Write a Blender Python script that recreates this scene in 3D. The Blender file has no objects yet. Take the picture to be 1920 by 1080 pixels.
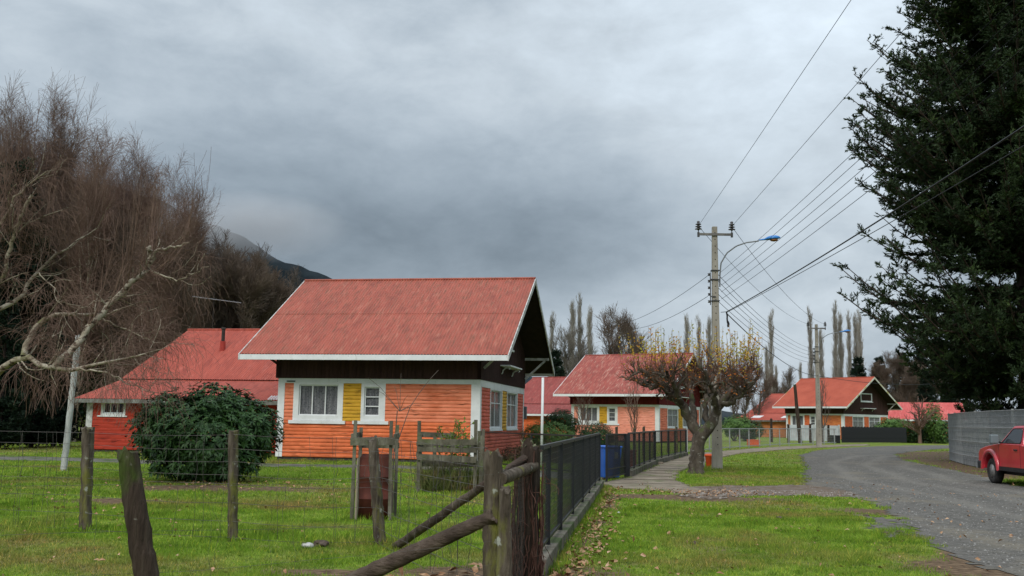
import bpy, bmesh, math
import numpy as np
from mathutils import Vector, Matrix
S = bpy.context.scene
COL = S.collection
# ------------------------------------------------------------------ camera
FPX, PITCH, ROLL = 1893.73, math.radians(7.4902), math.radians(.8661)
EYE = np.array([0, 0, 1.65])
_f = np.array([0, math.cos(PITCH), math.sin(PITCH)]); _r0 = np.array([1., 0, 0]); _u0 = np.cross(_r0, _f)
_r = _r0*math.cos(ROLL)+_u0*math.sin(ROLL); _u = -_r0*math.sin(ROLL)+_u0*math.cos(ROLL)
cd = bpy.data.cameras.new('camera'); cam = bpy.data.objects.new('camera', cd); COL.objects.link(cam)
cd.sensor_width = 36; cd.lens = FPX/1920*36; cd.clip_start = .1; cd.clip_end = 9000
m = Matrix.Identity(4)
for i in range(3):
    m[i][0] = _r[i]; m[i][1] = _u[i]; m[i][2] = -_f[i]; m[i][3] = EYE[i]
cam.matrix_world = m
S.camera = cam
S.render.resolution_x = 1024; S.render.resolution_y = 576
S.view_settings.view_transform = 'Standard'; S.view_settings.look = 'None'
S.view_settings.exposure = .28; S.view_settings.gamma = 1
S.cycles.transparent_max_bounces = 12; S.cycles.max_bounces = 6
def ray(px, py): return _f*FPX+_r*(px-960)+_u*(540-py)
def at(px, py, z=0.):                      # photo pixel -> point on the ground
    d = ray(px, py); p = EYE+d*((z-1.65)/d[2]); return (float(p[0]), float(p[1]))
def dp(px, py, dep):                       # photo pixel -> point at distance dep
    d = ray(px, py); p = EYE+d*(dep/d[1]); return (float(p[0]), float(p[1]), float(p[2]))
# ------------------------------------------------------------------ sky and sun
SUN_EL, SUN_AZ = math.radians(42), math.radians(205)     # azimuth clockwise from +y: behind the camera, to the left
W = bpy.data.worlds.new('World'); S.world = W; W.use_nodes = True
nt = W.node_tree; nt.nodes.clear(); N = nt.nodes.new; Lk = nt.links.new
def vmath(op, a=None, b=None, v=None):
    n = N('ShaderNodeVectorMath'); n.operation = op
    if a is not None: Lk(a, n.inputs[0])
    if b is not None: Lk(b, n.inputs[1])
    if v is not None: n.inputs[1].default_value = v
    return n
def smath(op, a, b=None, c=False):
    n = N('ShaderNodeMath'); n.operation = op; n.use_clamp = c
    if isinstance(a, (int, float)): n.inputs[0].default_value = a
    else: Lk(a, n.inputs[0])
    if b is not None:
        if isinstance(b, (int, float)): n.inputs[1].default_value = b
        else: Lk(b, n.inputs[1])
    return n.outputs[0]
tc = N('ShaderNodeTexCoord'); nrm = vmath('NORMALIZE', tc.outputs['Generated'])
sep = N('ShaderNodeSeparateXYZ'); Lk(nrm.outputs[0], sep.inputs[0])
zz = sep.outputs['Z']
def fbm(scale, stretch, off=(0, 0, 0), detail=5, rough=.5, dist=.3):
    mp = N('ShaderNodeMapping'); mp.inputs['Scale'].default_value = stretch; mp.inputs['Location'].default_value = off
    Lk(nrm.outputs[0], mp.inputs['Vector'])
    n = N('ShaderNodeTexNoise'); n.inputs['Scale'].default_value = scale; n.inputs['Detail'].default_value = detail
    n.inputs['Roughness'].default_value = rough; n.inputs['Distortion'].default_value = dist
    Lk(mp.outputs[0], n.inputs['Vector']); return n.outputs['Fac']
def blob(px, py, k, amp, sx=1., sz=1.):     # broad bright or dark part of the overcast, by direction
    d = ray(px, py); d = d/np.linalg.norm(d)
    s = vmath('SUBTRACT', nrm.outputs[0], None, tuple(d)); s2 = vmath('MULTIPLY', s.outputs[0], None, (sx, sx, sz))
    l = vmath('LENGTH', s2.outputs[0]).outputs['Value']
    e = smath('MULTIPLY', smath('MULTIPLY', l, l), -k); e = smath('POWER', 2.718, e)
    return smath('MULTIPLY', e, amp)
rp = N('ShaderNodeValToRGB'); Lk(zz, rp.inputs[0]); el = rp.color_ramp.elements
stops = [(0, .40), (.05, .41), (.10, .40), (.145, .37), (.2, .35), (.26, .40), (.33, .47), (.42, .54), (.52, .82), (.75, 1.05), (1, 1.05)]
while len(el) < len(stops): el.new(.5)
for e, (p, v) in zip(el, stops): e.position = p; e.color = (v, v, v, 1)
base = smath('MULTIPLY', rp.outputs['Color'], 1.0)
t = smath('ADD', base, blob(780, 440, 16, -.105, 1, 2.6))
t = smath('ADD', t, blob(1230, 440, 60, -.045, 1, 2.5))
t = smath('ADD', t, blob(1620, 260, 20, .15, 1, 1.1))
t = smath('ADD', t, blob(1500, 650, 40, .07, 1, 1.6))
t = smath('ADD', t, blob(960, 30, 22, .02))
n1 = fbm(2.6, (1, 1, 2.2), (3.1, 0, 1.7), 8, .56, .25); n2 = fbm(8.5, (1, 1, 1.9), (.3, 5, 0), 9, .6, .2)
v = smath('ADD', smath('MULTIPLY', smath('SUBTRACT', n1, .5), 1.1), smath('MULTIPLY', smath('SUBTRACT', n2, .5), .8))
v = smath('ADD', v, 1.0)
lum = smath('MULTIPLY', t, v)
hue = N('ShaderNodeValToRGB'); Lk(lum, hue.inputs[0]); h = hue.color_ramp.elements
h[0].position = .08; h[0].color = (.71, .93, 1.17, 1); h[1].position = .55; h[1].color = (.87, .99, 1.10, 1)
mul = vmath('SCALE', hue.outputs['Color']); Lk(lum, mul.inputs['Scale'])
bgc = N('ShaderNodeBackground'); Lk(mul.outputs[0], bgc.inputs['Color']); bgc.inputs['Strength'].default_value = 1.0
sky = N('ShaderNodeTexSky'); sky.sky_type = 'NISHITA'; sky.sun_disc = False
sky.sun_elevation = SUN_EL; sky.sun_rotation = SUN_AZ; sky.air_density = 1.5; sky.dust_density = 2
bgs = N('ShaderNodeBackground'); Lk(sky.outputs[0], bgs.inputs['Color']); bgs.inputs['Strength'].default_value = .08
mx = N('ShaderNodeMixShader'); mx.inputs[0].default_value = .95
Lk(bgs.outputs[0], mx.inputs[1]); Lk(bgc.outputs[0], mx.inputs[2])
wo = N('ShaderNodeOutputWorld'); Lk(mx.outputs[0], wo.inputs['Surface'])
sl = bpy.data.lights.new('sun', 'SUN'); sl.energy = 1.5; sl.angle = math.radians(22); sl.color = (1, .95, .88)
so = bpy.data.objects.new('sun', sl); COL.objects.link(so)
so.rotation_euler = (math.radians(90)-SUN_EL, 0, -SUN_AZ+math.pi)
# ------------------------------------------------------------------ helpers
rng = np.random.default_rng(7)
def M(name, cols, scale=3., detail=6, stretch=(1, 1, 1), rough=.85, bump=0, bscale=None, bstretch=None, spec=.25, lo=.35, hi=.65,
      layers=(), metal=0, alpha=None, sheen=0, trans=0, world=False):
    mt = bpy.data.materials.new(name); mt.use_nodes = True; nt = mt.node_tree; nd = nt.nodes; lk = nt.links.new
    b = nd['Principled BSDF']; b.inputs['Roughness'].default_value = rough; b.inputs['Specular IOR Level'].default_value = spec
    b.inputs['Metallic'].default_value = metal
    if world: src = nd.new('ShaderNodeNewGeometry').outputs['Position']
    else: src = nd.new('ShaderNodeTexCoord').outputs['Object']
    def noise(sc, st, det=6, off=0):
        mp = nd.new('ShaderNodeMapping'); mp.inputs['Scale'].default_value = st; mp.inputs['Location'].default_value = (off, off*.7, off*.3)
        lk(src, mp.inputs['Vector'])
        n = nd.new('ShaderNodeTexNoise'); n.inputs['Scale'].default_value = sc; n.inputs['Detail'].default_value = det; n.inputs['Roughness'].default_value = .6
        lk(mp.outputs[0], n.inputs['Vector']); return n.outputs['Fac']
    def c4(c): return (c[0], c[1], c[2], 1)
    if len(cols) == 1 and not layers: b.inputs['Base Color'].default_value = c4(cols[0])
    else:
        r = nd.new('ShaderNodeValToRGB'); lk(noise(scale, stretch, detail), r.inputs[0]); e = r.color_ramp.elements
        k = max(len(cols), 2); cc = list(cols) if len(cols) > 1 else [cols[0], cols[0]]
        while len(e) < k: e.new(.5)
        for i in range(k): e[i].position = lo+(hi-lo)*i/(k-1); e[i].color = c4(cc[i])
        cur = r.outputs['Color']
        for j, (c, sc, st, l0, l1) in enumerate(layers):
            rr = nd.new('ShaderNodeValToRGB'); lk(noise(sc, st, 6, 3.7*(j+1)), rr.inputs[0]); q = rr.color_ramp.elements
            q[0].position = l0; q[0].color = (0, 0, 0, 1); q[1].position = l1; q[1].color = (1, 1, 1, 1)
            mix = nd.new('ShaderNodeMix'); mix.data_type = 'RGBA'; lk(rr.outputs['Color'], mix.inputs['Factor']); lk(cur, mix.inputs[6])
            mix.inputs[7].default_value = c4(c); cur = mix.outputs[2]
        lk(cur, b.inputs['Base Color'])
    if bump:
        bp = nd.new('ShaderNodeBump'); bp.inputs['Strength'].default_value = bump; bp.inputs['Distance'].default_value = .03
        lk(noise(bscale or scale*3, bstretch or stretch, 8, 9), bp.inputs['Height']); lk(bp.outputs[0], b.inputs['Normal'])
    if trans:
        tr = nd.new('ShaderNodeBsdfTranslucent'); lk(cur, tr.inputs[0]) if len(cols) > 1 or layers else None
        ms = nd.new('ShaderNodeMixShader'); ms.inputs[0].default_value = trans
        lk(b.outputs[0], ms.inputs[1]); lk(tr.outputs[0], ms.inputs[2]); lk(ms.outputs[0], nd['Material Output'].inputs['Surface'])
    if alpha is not None:
        tr = nd.new('ShaderNodeBsdfTransparent'); ms = nd.new('ShaderNodeMixShader'); ms.inputs[0].default_value = alpha
        lk(tr.outputs[0], ms.inputs[1]); lk(b.outputs[0], ms.inputs[2]); lk(ms.outputs[0], nd['Material Output'].inputs['Surface'])
    return mt
def tag(o, label=None, cat=None, group=None, kind=None):
    if label: o['label'] = label
    if cat: o['category'] = cat
    if group: o['group'] = group
    if kind: o['kind'] = kind
    return o
def link(name, me, mat=None, parent=None):
    o = bpy.data.objects.new(name, me); COL.objects.link(o)
    if mat and me and not me.materials: me.materials.append(mat)
    if parent: o.parent = parent
    return o
def thing(name, loc, label, cat, group=None, rz=0.):
    o = bpy.data.objects.new(name, None); COL.objects.link(o); o.location = loc; o.rotation_euler[2] = rz
    o.empty_display_size = .2
    return tag(o, label, cat, group)
def npmesh(name, V, F, smooth=False):
    """V (n,3); F list of (m,k) index arrays"""
    me = bpy.data.meshes.new(name); V = np.asarray(V, np.float32)
    if isinstance(F, np.ndarray): F = [F]
    F = [np.asarray(f, np.int32) for f in F if len(f)]
    me.vertices.add(len(V)); me.vertices.foreach_set('co', V.ravel())
    li = np.concatenate([f.ravel() for f in F]); n = sum(len(f) for f in F)
    me.loops.add(len(li)); me.loops.foreach_set('vertex_index', li)
    tot = np.concatenate([np.full(len(f), f.shape[1], np.int32) for f in F]); st = np.concatenate([[0], np.cumsum(tot)[:-1]]).astype(np.int32)
    me.polygons.add(n); me.polygons.foreach_set('loop_start', st)
    if smooth: me.polygons.foreach_set('use_smooth', np.ones(n, bool))
    me.update(calc_edges=True); return me
class MB:
    def __init__(s): s.v = []; s.f = []; s.sm = False
    def add(s, vs, fs):
        b = len(s.v); s.v += [tuple(map(float, p)) for p in vs]; s.f += [tuple(b+i for i in f) for f in fs]; return s
    def box(s, x0, x1, y0, y1, z0, z1):
        return s.add([(x0, y0, z0), (x1, y0, z0), (x1, y1, z0), (x0, y1, z0), (x0, y0, z1), (x1, y0, z1), (x1, y1, z1), (x0, y1, z1)],
                     [(0, 3, 2, 1), (4, 5, 6, 7), (0, 1, 5, 4), (1, 2, 6, 5), (2, 3, 7, 6), (3, 0, 4, 7)])
    def beam(s, p, q, w, h, up=(0, 0, 1)):
        p = Vector(p); q = Vector(q); t = (q-p).normalized(); u = Vector(up)
        if abs(t.dot(u)) > .98: u = Vector((0, 1, 0))
        a = t.cross(u).normalized()*w/2; b = a.cross(t).normalized()*h/2
        vs = [p-a-b, p+a-b, p+a+b, p-a+b, q-a-b, q+a-b, q+a+b, q-a+b]
        return s.add(vs, [(0, 3, 2, 1), (4, 5, 6, 7), (0, 1, 5, 4), (1, 2, 6, 5), (2, 3, 7, 6), (3, 0, 4, 7)])
    def cyl(s, p, q, r0, r1=None, n=10, cap=True):
        r1 = r0 if r1 is None else r1; p = Vector(p); q = Vector(q); t = (q-p).normalized()
        u = Vector((0, 0, 1)) if abs(t.z) < .9 else Vector((1, 0, 0)); a = t.cross(u).normalized(); b = t.cross(a)
        vs = []
        for c, r in ((p, r0), (q, r1)):
            for i in range(n):
                w = 2*math.pi*i/n; vs.append(c+a*math.cos(w)*r+b*math.sin(w)*r)
        fs = [(i, (i+1) % n, n+(i+1) % n, n+i) for i in range(n)]
        if cap: fs += [tuple(range(n-1, -1, -1)), tuple(range(n, 2*n))]
        return s.add(vs, fs)
    def tube(s, pts, r, n=8):
        rs = r if hasattr(r, '__len__') else [r]*len(pts)
        P = np.array([pts]); V, F = tubes(P, np.array([rs]), n); return s.add(V.tolist(), F.tolist())
    def lathe(s, c, prof, n=14, axis='z'):
        vs = []; c = Vector(c)
        for r, z in prof:
            for i in range(n):
                w = 2*math.pi*i/n; q = (r*math.cos(w), r*math.sin(w), z)
                if axis == 'y': q = (q[0], q[2], q[1])
                vs.append(c+Vector(q))
        k = len(prof); fs = [(j*n+i, j*n+(i+1) % n, (j+1)*n+(i+1) % n, (j+1)*n+i) for j in range(k-1) for i in range(n)]
        fs += [tuple(range(n-1, -1, -1)), tuple((k-1)*n+i for i in range(n))]
        return s.add(vs, fs)
    def prism(s, poly, d):      # poly: list of 3D points, extruded by vector d
        n = len(poly); vs = [Vector(p) for p in poly]+[Vector(p)+Vector(d) for p in poly]
        return s.add(vs, [tuple(range(n)), tuple(range(2*n-1, n-1, -1))]+[(i, n+i, n+(i+1) % n, (i+1) % n) for i in range(n)])
    def siding(s, ax, pl, sg, a0, a1, z0, z1, bh=.142, out=.032, dep=.12):
        """half-round weatherboards on plane ax=pl facing sg, a0..a1 along the other axis"""
        prof = []; z = z0
        while z < z1-1e-4:
            h = min(bh, z1-z)
            for f, o in ((0, 0), (.12, .75), (.4, 1), (.75, .8), (.97, .1)): prof.append((z+f*bh, out*o)) if f*bh < h else None
            z += bh
        prof.append((z1, 0)); prof = [(z0, -dep)]+prof+[(z1, -dep)]
        def pt(a, z, o): return (a, pl+sg*o, z) if ax == 'y' else (pl+sg*o, a, z)
        n = len(prof); vs = [pt(a0, z, o) for z, o in prof]+[pt(a1, z, o) for z, o in prof]
        return s.add(vs, [(i, n+i, n+i+1, i+1) for i in range(n-1)]+[(n-1, 2*n-1, n, 0), tuple(range(n)), tuple(range(2*n-1, n-1, -1))])
    def corr(s, A, B, C, D, pitch=.12, amp=.017, rows=1):
        """corrugated sheet: eave A->B, ridge D->C"""
        A, B, C, D = map(np.array, (A, B, C, D)); L = np.linalg.norm(B-A); n = int(L/pitch)*6; nm = np.cross(B-A, D-A); nm = nm/np.linalg.norm(nm)
        if nm[2] < 0: nm = -nm
        vs = []
        for j in range(rows+1):
            v = j/rows
            for i in range(n+1):
                u = i/n; p = (A*(1-u)+B*u)*(1-v)+(D*(1-u)+C*u)*v; vs.append(p+nm*amp*math.sin(u*L/pitch*2*math.pi))
        w = n+1
        return s.add(vs, [(j*w+i, j*w+i+1, (j+1)*w+i+1, (j+1)*w+i) for j in range(rows) for i in range(n)])
    def build(s, name, mat, parent=None, smooth=False, bevel=0, loc=None):
        me = bpy.data.meshes.new(name); me.from_pydata(s.v, [], s.f); me.validate()
        bm = bmesh.new(); bm.from_mesh(me); bmesh.ops.recalc_face_normals(bm, faces=bm.faces[:]); bm.to_mesh(me); bm.free()
        if smooth:
            me.polygons.foreach_set('use_smooth', [True]*len(me.polygons))
        o = link(name, me, mat, parent)
        if bevel:
            b = o.modifiers.new('bevel', 'BEVEL'); b.width = bevel; b.segments = 2; b.limit_method = 'ANGLE'
        return o
def tubes(P, R, sides=3):
    P = np.asarray(P, float); R = np.asarray(R, float); n, k = P.shape[:2]
    T = np.empty_like(P); T[:, 1:-1] = P[:, 2:]-P[:, :-2]; T[:, 0] = P[:, 1]-P[:, 0]; T[:, -1] = P[:, -1]-P[:, -2]
    T /= np.linalg.norm(T, axis=2, keepdims=True)+1e-9
    ref = np.tile([.37, .93, .05], (n, k, 1)); mm = np.abs((T*ref).sum(2)) > .9; ref[mm] = (.9, -.3, .3)
    A = np.cross(T, ref); A /= np.linalg.norm(A, axis=2, keepdims=True)+1e-9; B = np.cross(T, A)
    w = 2*np.pi*np.arange(sides)/sides
    V = P[:, :, None]+R[:, :, None, None]*(A[:, :, None]*np.cos(w)[:, None]+B[:, :, None]*np.sin(w)[:, None])
    i = np.arange(n)[:, None, None]*k*sides; j = np.arange(k-1)[None, :, None]*sides; c = np.arange(sides)[None, None]
    c2 = (c+1) % sides
    F = np.stack([i+j+c, i+j+c2, i+j+sides+c2, i+j+sides+c], -1).reshape(-1, 4)
    return V.reshape(-1, 3), F
def cat(parts):
    vs = []; fs = []; b = 0
    for V, F in parts: vs.append(V); fs.append(F+b); b += len(V)
    ks = {}
    for f in fs: ks.setdefault(f.shape[1], []).append(f)
    return np.concatenate(vs), [np.concatenate(q) for q in ks.values()]
def unit(v): return v/(np.linalg.norm(v, axis=-1, keepdims=True)+1e-9)
def grow(P, R, n, t0, t1, ang, L, K=4, up=0., wig=.1, rr=.6, rend=.004, taper=.4, power=1., side=None):
    P = np.asarray(P, float); R = np.asarray(R, float); k = P.shape[1]
    ln = np.linalg.norm(P[:, -1]-P[:, 0], axis=1)**power; idx = rng.choice(len(P), n, p=ln/ln.sum())
    t = rng.uniform(t0, t1, n)*(k-1); i = np.minimum(t.astype(int), k-2); fr = (t-i)[:, None]
    p = P[idx, i]*(1-fr)+P[idx, i+1]*fr; r = R[idx, i]*(1-fr[:, 0])+R[idx, i+1]*fr[:, 0]
    d = unit(P[idx, i+1]-P[idx, i]); q = unit(np.cross(d, rng.normal(size=(n, 3))))
    if side is not None: q = unit(q*np.array(side))
    a = ang*rng.uniform(.7, 1.3, n)[:, None]; d = d*np.cos(a)+q*np.sin(a)
    ll = L*rng.uniform(.55, 1.25, n)*(1-taper*t/(k-1)); out = [p]
    for _ in range(K):
        d = unit(d+np.array([0, 0, up])+rng.normal(size=(n, 3))*wig); out.append(out[-1]+d*(ll/K)[:, None])
    r0 = np.minimum(r*rr, .06*ll+rend); rad = np.linspace(1, 0, K+1)[None]*(r0-rend)[:, None]+rend
    return np.stack(out, 1), np.maximum(rad, rend)
def leaves(pos, d, L, Wd, nrm=None, fold=0.):
    """one four-cornered leaf per position along direction d"""
    n = len(pos); d = unit(d); L = np.broadcast_to(L, (n,))[:, None]; Wd = np.broadcast_to(Wd, (n,))[:, None]
    s = unit(np.cross(d, rng.normal(size=(n, 3)) if nrm is None else nrm))
    V = np.stack([pos, pos+d*L*.45+s*Wd/2, pos+d*L, pos+d*L*.45-s*Wd/2], 1).reshape(-1, 3)
    return V, np.arange(4*n).reshape(n, 4)
def rdir(n, zmin=-1., zmax=1.):
    z = rng.uniform(zmin, zmax, n); a = rng.uniform(0, 2*np.pi, n); s = np.sqrt(1-z*z); return np.stack([s*np.cos(a), s*np.sin(a), z], 1)
def copy_tree(o, parent=None):
    c = o.copy(); COL.objects.link(c); c.parent = parent
    for ch in list(o.children): copy_tree(ch, c)
    return c
def vnoise(x, y, s, seed=0):                # smooth value noise for outlines
    x = np.asarray(x)/s; y = np.asarray(y)/s; xi = np.floor(x).astype(int); yi = np.floor(y).astype(int); fx = x-xi; fy = y-yi
    fx = fx*fx*(3-2*fx); fy = fy*fy*(3-2*fy)
    def h(a, b):
        q = np.sin(a*127.1+b*311.7+seed*74.7)*43758.5453; return q-np.floor(q)
    return (h(xi, yi)*(1-fx)+h(xi+1, yi)*fx)*(1-fy)+(h(xi, yi+1)*(1-fx)+h(xi+1, yi+1)*fx)*fy
def fnoise(x, y, s, seed=0): return .55*vnoise(x, y, s, seed)+.3*vnoise(x, y, s/2.3, seed+5)+.15*vnoise(x, y, s/5.1, seed+9)
def polydist(X, Y, poly):
    """signed distance, positive inside"""
    P = np.array(poly); Q = np.roll(P, -1, 0); best = np.full(X.shape, 1e9); ins = np.zeros(X.shape, bool)
    for (ax, ay), (bx, by) in zip(P, Q):
        ex, ey = bx-ax, by-ay; t = np.clip(((X-ax)*ex+(Y-ay)*ey)/(ex*ex+ey*ey+1e-12), 0, 1)
        best = np.minimum(best, np.hypot(X-ax-t*ex, Y-ay-t*ey))
        c = ((ay > Y) != (by > Y)) & (X < (bx-ax)*(Y-ay)/(by-ay+1e-12)+ax); ins ^= c
    return np.where(ins, best, -best)
# ------------------------------------------------------------------ ground, road, paths
A = at
ROAD = [A(1545, 930), A(1567, 931), A(1622, 936), A(1644, 949), A(1672, 966), A(1705, 990), A(1742, 1019), A(1800, 1046), A(1880, 1075), (5.4, 7.5), (7.5, 2), (8, -25), (20, -25), (19.5, 2), (17.5, 14), (16.6, 22),
        (15.2, 25), (14.6, 30), A(1880, 905), A(1840, 893), A(1790, 882), A(1740, 873), A(1690, 862), A(1677, 852), A(1700, 848), A(1775, 840.5), A(1960, 840), (95, 72), (95, 84), A(1900, 834), A(1780, 835), A(1700, 835.3), A(1640, 837), A(1600, 839), A(1560, 842),
        A(1530, 845), A(1500, 853), A(1505, 862), A(1512, 876), A(1503, 889), A(1512, 900), A(1502, 912), A(1500, 916)]
TRACK = [A(1262, 921), A(1300, 913), A(1360, 911), A(1430, 912), A(1520, 909), A(1600, 925), A(1560, 933), A(1500, 930), A(1400, 930), A(1330, 936), A(1280, 930)]
PATCH = [A(1612, 966), A(1640, 972), A(1680, 970), A(1690, 985), A(1700, 1004), A(1670, 1008), A(1635, 990)]
WALK = [A(1132, 907), A(1176, 897), A(1230, 874), A(1284, 855), A(1300, 850.5), A(1355, 846.5), A(1410, 841.5), A(1480, 837.3), A(1540, 835), A(1625, 833.2), A(1630, 835.5), A(1540, 839.3),
        A(1480, 842.8), A(1393, 850), A(1357, 857), A(1322, 866), A(1292, 876), A(1279, 883), A(1266, 893), A(1267, 902), A(1290, 912), A(1320, 921), A(1300, 928), A(1273, 925), A(1207, 919), A(1157, 916), A(1137, 911)]
DRIVE = [A(-80, 854.5), A(130, 858), A(330, 865), A(525, 870), A(760, 873), A(900, 878), A(1040, 884), A(1136, 897), A(1136, 905), A(1040, 897), A(900, 886), A(760, 879), A(525, 876), A(330, 872), A(130, 865), A(-80, 862)]
SOILS = [(A(1880, 1045), 1.3, .8), (A(1800, 1062), .8, .5), (A(1040, 1070), .9, .7), (A(960, 1085), 1.2, .8), (A(1240, 932), 1.2, .6), (A(1340, 935), 1.5, .7), (A(1850, 1075), .8, .5),
         (A(1120, 935), .35, 2.2), (A(1090, 970), .3, 2.2), (A(1060, 1020), .3, 1.5), (A(390, 915), 2.0, 1.0), (A(200, 940), 1.0, .6), (A(1640, 960), .8, .8), (A(1700, 860), 1.2, 3), (A(620, 1075), .9, .25)]
def soil(X, Y):
    s = np.zeros(np.shape(X))
    for (cx, cy), rx, ry in SOILS: s = np.maximum(s, 1.25-np.hypot((X-cx)/rx, (Y-cy)/ry)*.75)
    s = np.clip(s, 0, 1); nz = fnoise(X, Y, .9, 3)
    s = np.clip(s*1.2+(nz-.55)*1.6, 0, 1)
    # dry brown verge on the far side of the road
    q = polydist(X, Y, [A(1678, 850), A(1700, 848), A(1790, 846), (25, 54), (19, 37), A(1860, 900), A(1780, 880)])
    s = np.maximum(s, np.clip(.65+q, 0, .85)*(.5+nz*.9))
    return np.clip(s, 0, 1)
def axis(lo, hi, st, far, g=1.35):
    a = list(np.arange(lo, hi+st/2, st)); d = st
    while a[-1] < far: d *= g; a.append(a[-1]+d)
    d = st
    while a[0] > -far: d *= g; a.insert(0, a[0]-d)
    return np.array(a)
gx = axis(-16, 26, .22, 3500); gy = axis(4, 62, .22, 3500)
X, Y = np.meshgrid(gx, gy); n, k = X.shape
Z = np.where((np.abs(X) < 100) & (np.abs(Y) < 160), 0, -.02)
V = np.stack([X, Y, Z], -1).reshape(-1, 3); q = np.arange(n*k).reshape(n, k)
F = np.stack([q[:-1, :-1], q[:-1, 1:], q[1:, 1:], q[1:, :-1]], -1).reshape(-1, 4)
me = npmesh('ground', V, F, True)
at_ = me.attributes.new('soil', 'FLOAT', 'POINT'); at_.data.foreach_set('value', soil(X, Y).ravel().astype(np.float32))
gm = M('grass_turf', [(.085, .125, .015), (.15, .215, .026), (.21, .27, .04)], scale=1.1, detail=10, lo=.3, hi=.7, rough=.95, bump=.6, bscale=30, spec=.1, world=True,
       layers=[((.19, .16, .06), .45, (1, 1, 1), .48, .66), ((.03, .06, .012), 7, (1, 1, 1), .5, .75)])
def soil_mix(mt, colA, colB, sc):
    nd = mt.node_tree.nodes; lk = mt.node_tree.links.new; b = nd['Principled BSDF']; src = b.inputs['Base Color'].links[0].from_socket
    a = nd.new('ShaderNodeAttribute'); a.attribute_name = 'soil'; g = nd.new('ShaderNodeNewGeometry')
    nz = nd.new('ShaderNodeTexNoise'); nz.inputs['Scale'].default_value = sc; nz.inputs['Detail'].default_value = 8; lk(g.outputs['Position'], nz.inputs['Vector'])
    r = nd.new('ShaderNodeValToRGB'); lk(nz.outputs['Fac'], r.inputs[0]); r.color_ramp.elements[0].position = .35; r.color_ramp.elements[1].position = .65
    r.color_ramp.elements[0].color = (*colA, 1); r.color_ramp.elements[1].color = (*colB, 1)
    ad = nd.new('ShaderNodeMath'); ad.operation = 'MULTIPLY_ADD'; lk(nz.outputs['Fac'], ad.inputs[0]); ad.inputs[1].default_value = 1.2; lk(a.outputs['Fac'], ad.inputs[2])
    mr = nd.new('ShaderNodeMapRange'); lk(ad.outputs[0], mr.inputs['Value']); mr.inputs['From Min'].default_value = .85; mr.inputs['From Max'].default_value = 1.25
    mix = nd.new('ShaderNodeMix'); mix.data_type = 'RGBA'; lk(mr.outputs[0], mix.inputs['Factor']); lk(src, mix.inputs[6]); lk(r.outputs['Color'], mix.inputs[7]); lk(mix.outputs[2], b.inputs['Base Color'])
soil_mix(gm, (.07, .045, .028), (.19, .13, .08), 9)
tag(link('ground', me, gm), kind='structure')
def sheet(name, poly, z, st, mat, wob, rag, yr=None):
    P = np.array(poly); x = np.arange(P[:, 0].min()-wob, P[:, 0].max()+wob, st); y = np.arange(P[:, 1].min()-wob, P[:, 1].max()+wob, st)
    X, Y = np.meshgrid(x, y); cx, cy = X[:-1, :-1]+st/2, Y[:-1, :-1]+st/2
    d = polydist(cx, cy, poly)+(fnoise(cx, cy, wob*3, 2)-.5)*2*wob+(vnoise(cx, cy, st*1.7, 8)-.5)*rag
    keep = d > 0
    n, k = X.shape; q = np.arange(n*k).reshape(n, k); F = np.stack([q[:-1, :-1], q[:-1, 1:], q[1:, 1:], q[1:, :-1]], -1)[keep]
    V = np.stack([X, Y, np.full(X.shape, z)], -1).reshape(-1, 3)
    us, inv = np.unique(F.ravel(), return_inverse=True)
    return tag(link(name, npmesh(name, V[us], inv.reshape(-1, 4)), mat), kind='structure')
gravel = M('gravel', [(.075, .069, .060), (.12, .112, .10), (.175, .163, .145)], scale=5, detail=12, lo=.3, hi=.7, rough=.95, bump=.55, bscale=34, spec=.12, world=True,
           layers=[((.30, .29, .27), 24, (1, 1, 1), .58, .72), ((.07, .06, .05), 12, (1, 1, 1), .55, .72), ((.21, .18, .13), .45, (1, .6, 1), .55, .75), ((.10, .095, .085), .8, (1, .5, 1), .52, .8)])
brown = M('brown_gravel', [(.09, .065, .045), (.16, .12, .09), (.22, .2, .18)], scale=3, detail=10, lo=.3, hi=.7, rough=.95, bump=1, bscale=24, spec=.1, world=True,
          layers=[((.32, .28, .25), 14, (1, 1, 1), .62, .7)])
walk = M('path_concrete', [(.14, .11, .08), (.215, .175, .13), (.29, .245, .19)], scale=1.6, detail=9, lo=.3, hi=.7, rough=.9, bump=.4, bscale=20, spec=.2, world=True,
         layers=[((.08, .10, .03), .9, (1, 1, 1), .55, .68), ((.07, .06, .05), 6, (1, 1, 1), .6, .72)])
drv = M('driveway', [(.09, .085, .07), (.15, .14, .12)], scale=2, detail=9, rough=.95, bump=.5, world=True, layers=[((.05, .08, .02), 1.5, (1, 1, 1), .5, .65)])
ROADn = [p for p in ROAD]
def clip_sheet(): pass
rd = sheet('road', ROAD, .008, .14, gravel, .22, .25)
co = np.empty(len(rd.data.vertices)*3, np.float32); rd.data.vertices.foreach_get('co', co); co = co.reshape(-1, 3)
def linedist(x, y, pts):
    best = np.full(len(x), 1e9); sg = np.zeros(len(x))
    for (ax, ay), (bx, by) in zip(pts[:-1], pts[1:]):
        ex, ey = bx-ax, by-ay; t = np.clip(((x-ax)*ex+(y-ay)*ey)/(ex*ex+ey*ey), 0, 1); d = np.hypot(x-ax-t*ex, y-ay-t*ey); s = np.sign((x-ax)*ey-(y-ay)*ex)
        k = d < best; best = np.where(k, d, best); sg = np.where(k, s, sg)
    return best*sg
ld = linedist(co[:, 0], co[:, 1], [(10.5, -20), (10.8, 8), (11.6, 20), (12.6, 31), (15.5, 43), (21, 56), (33, 68), (60, 76), (95, 80)])+(fnoise(co[:, 0], co[:, 1], 4, 12)-.5)*.8
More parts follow.
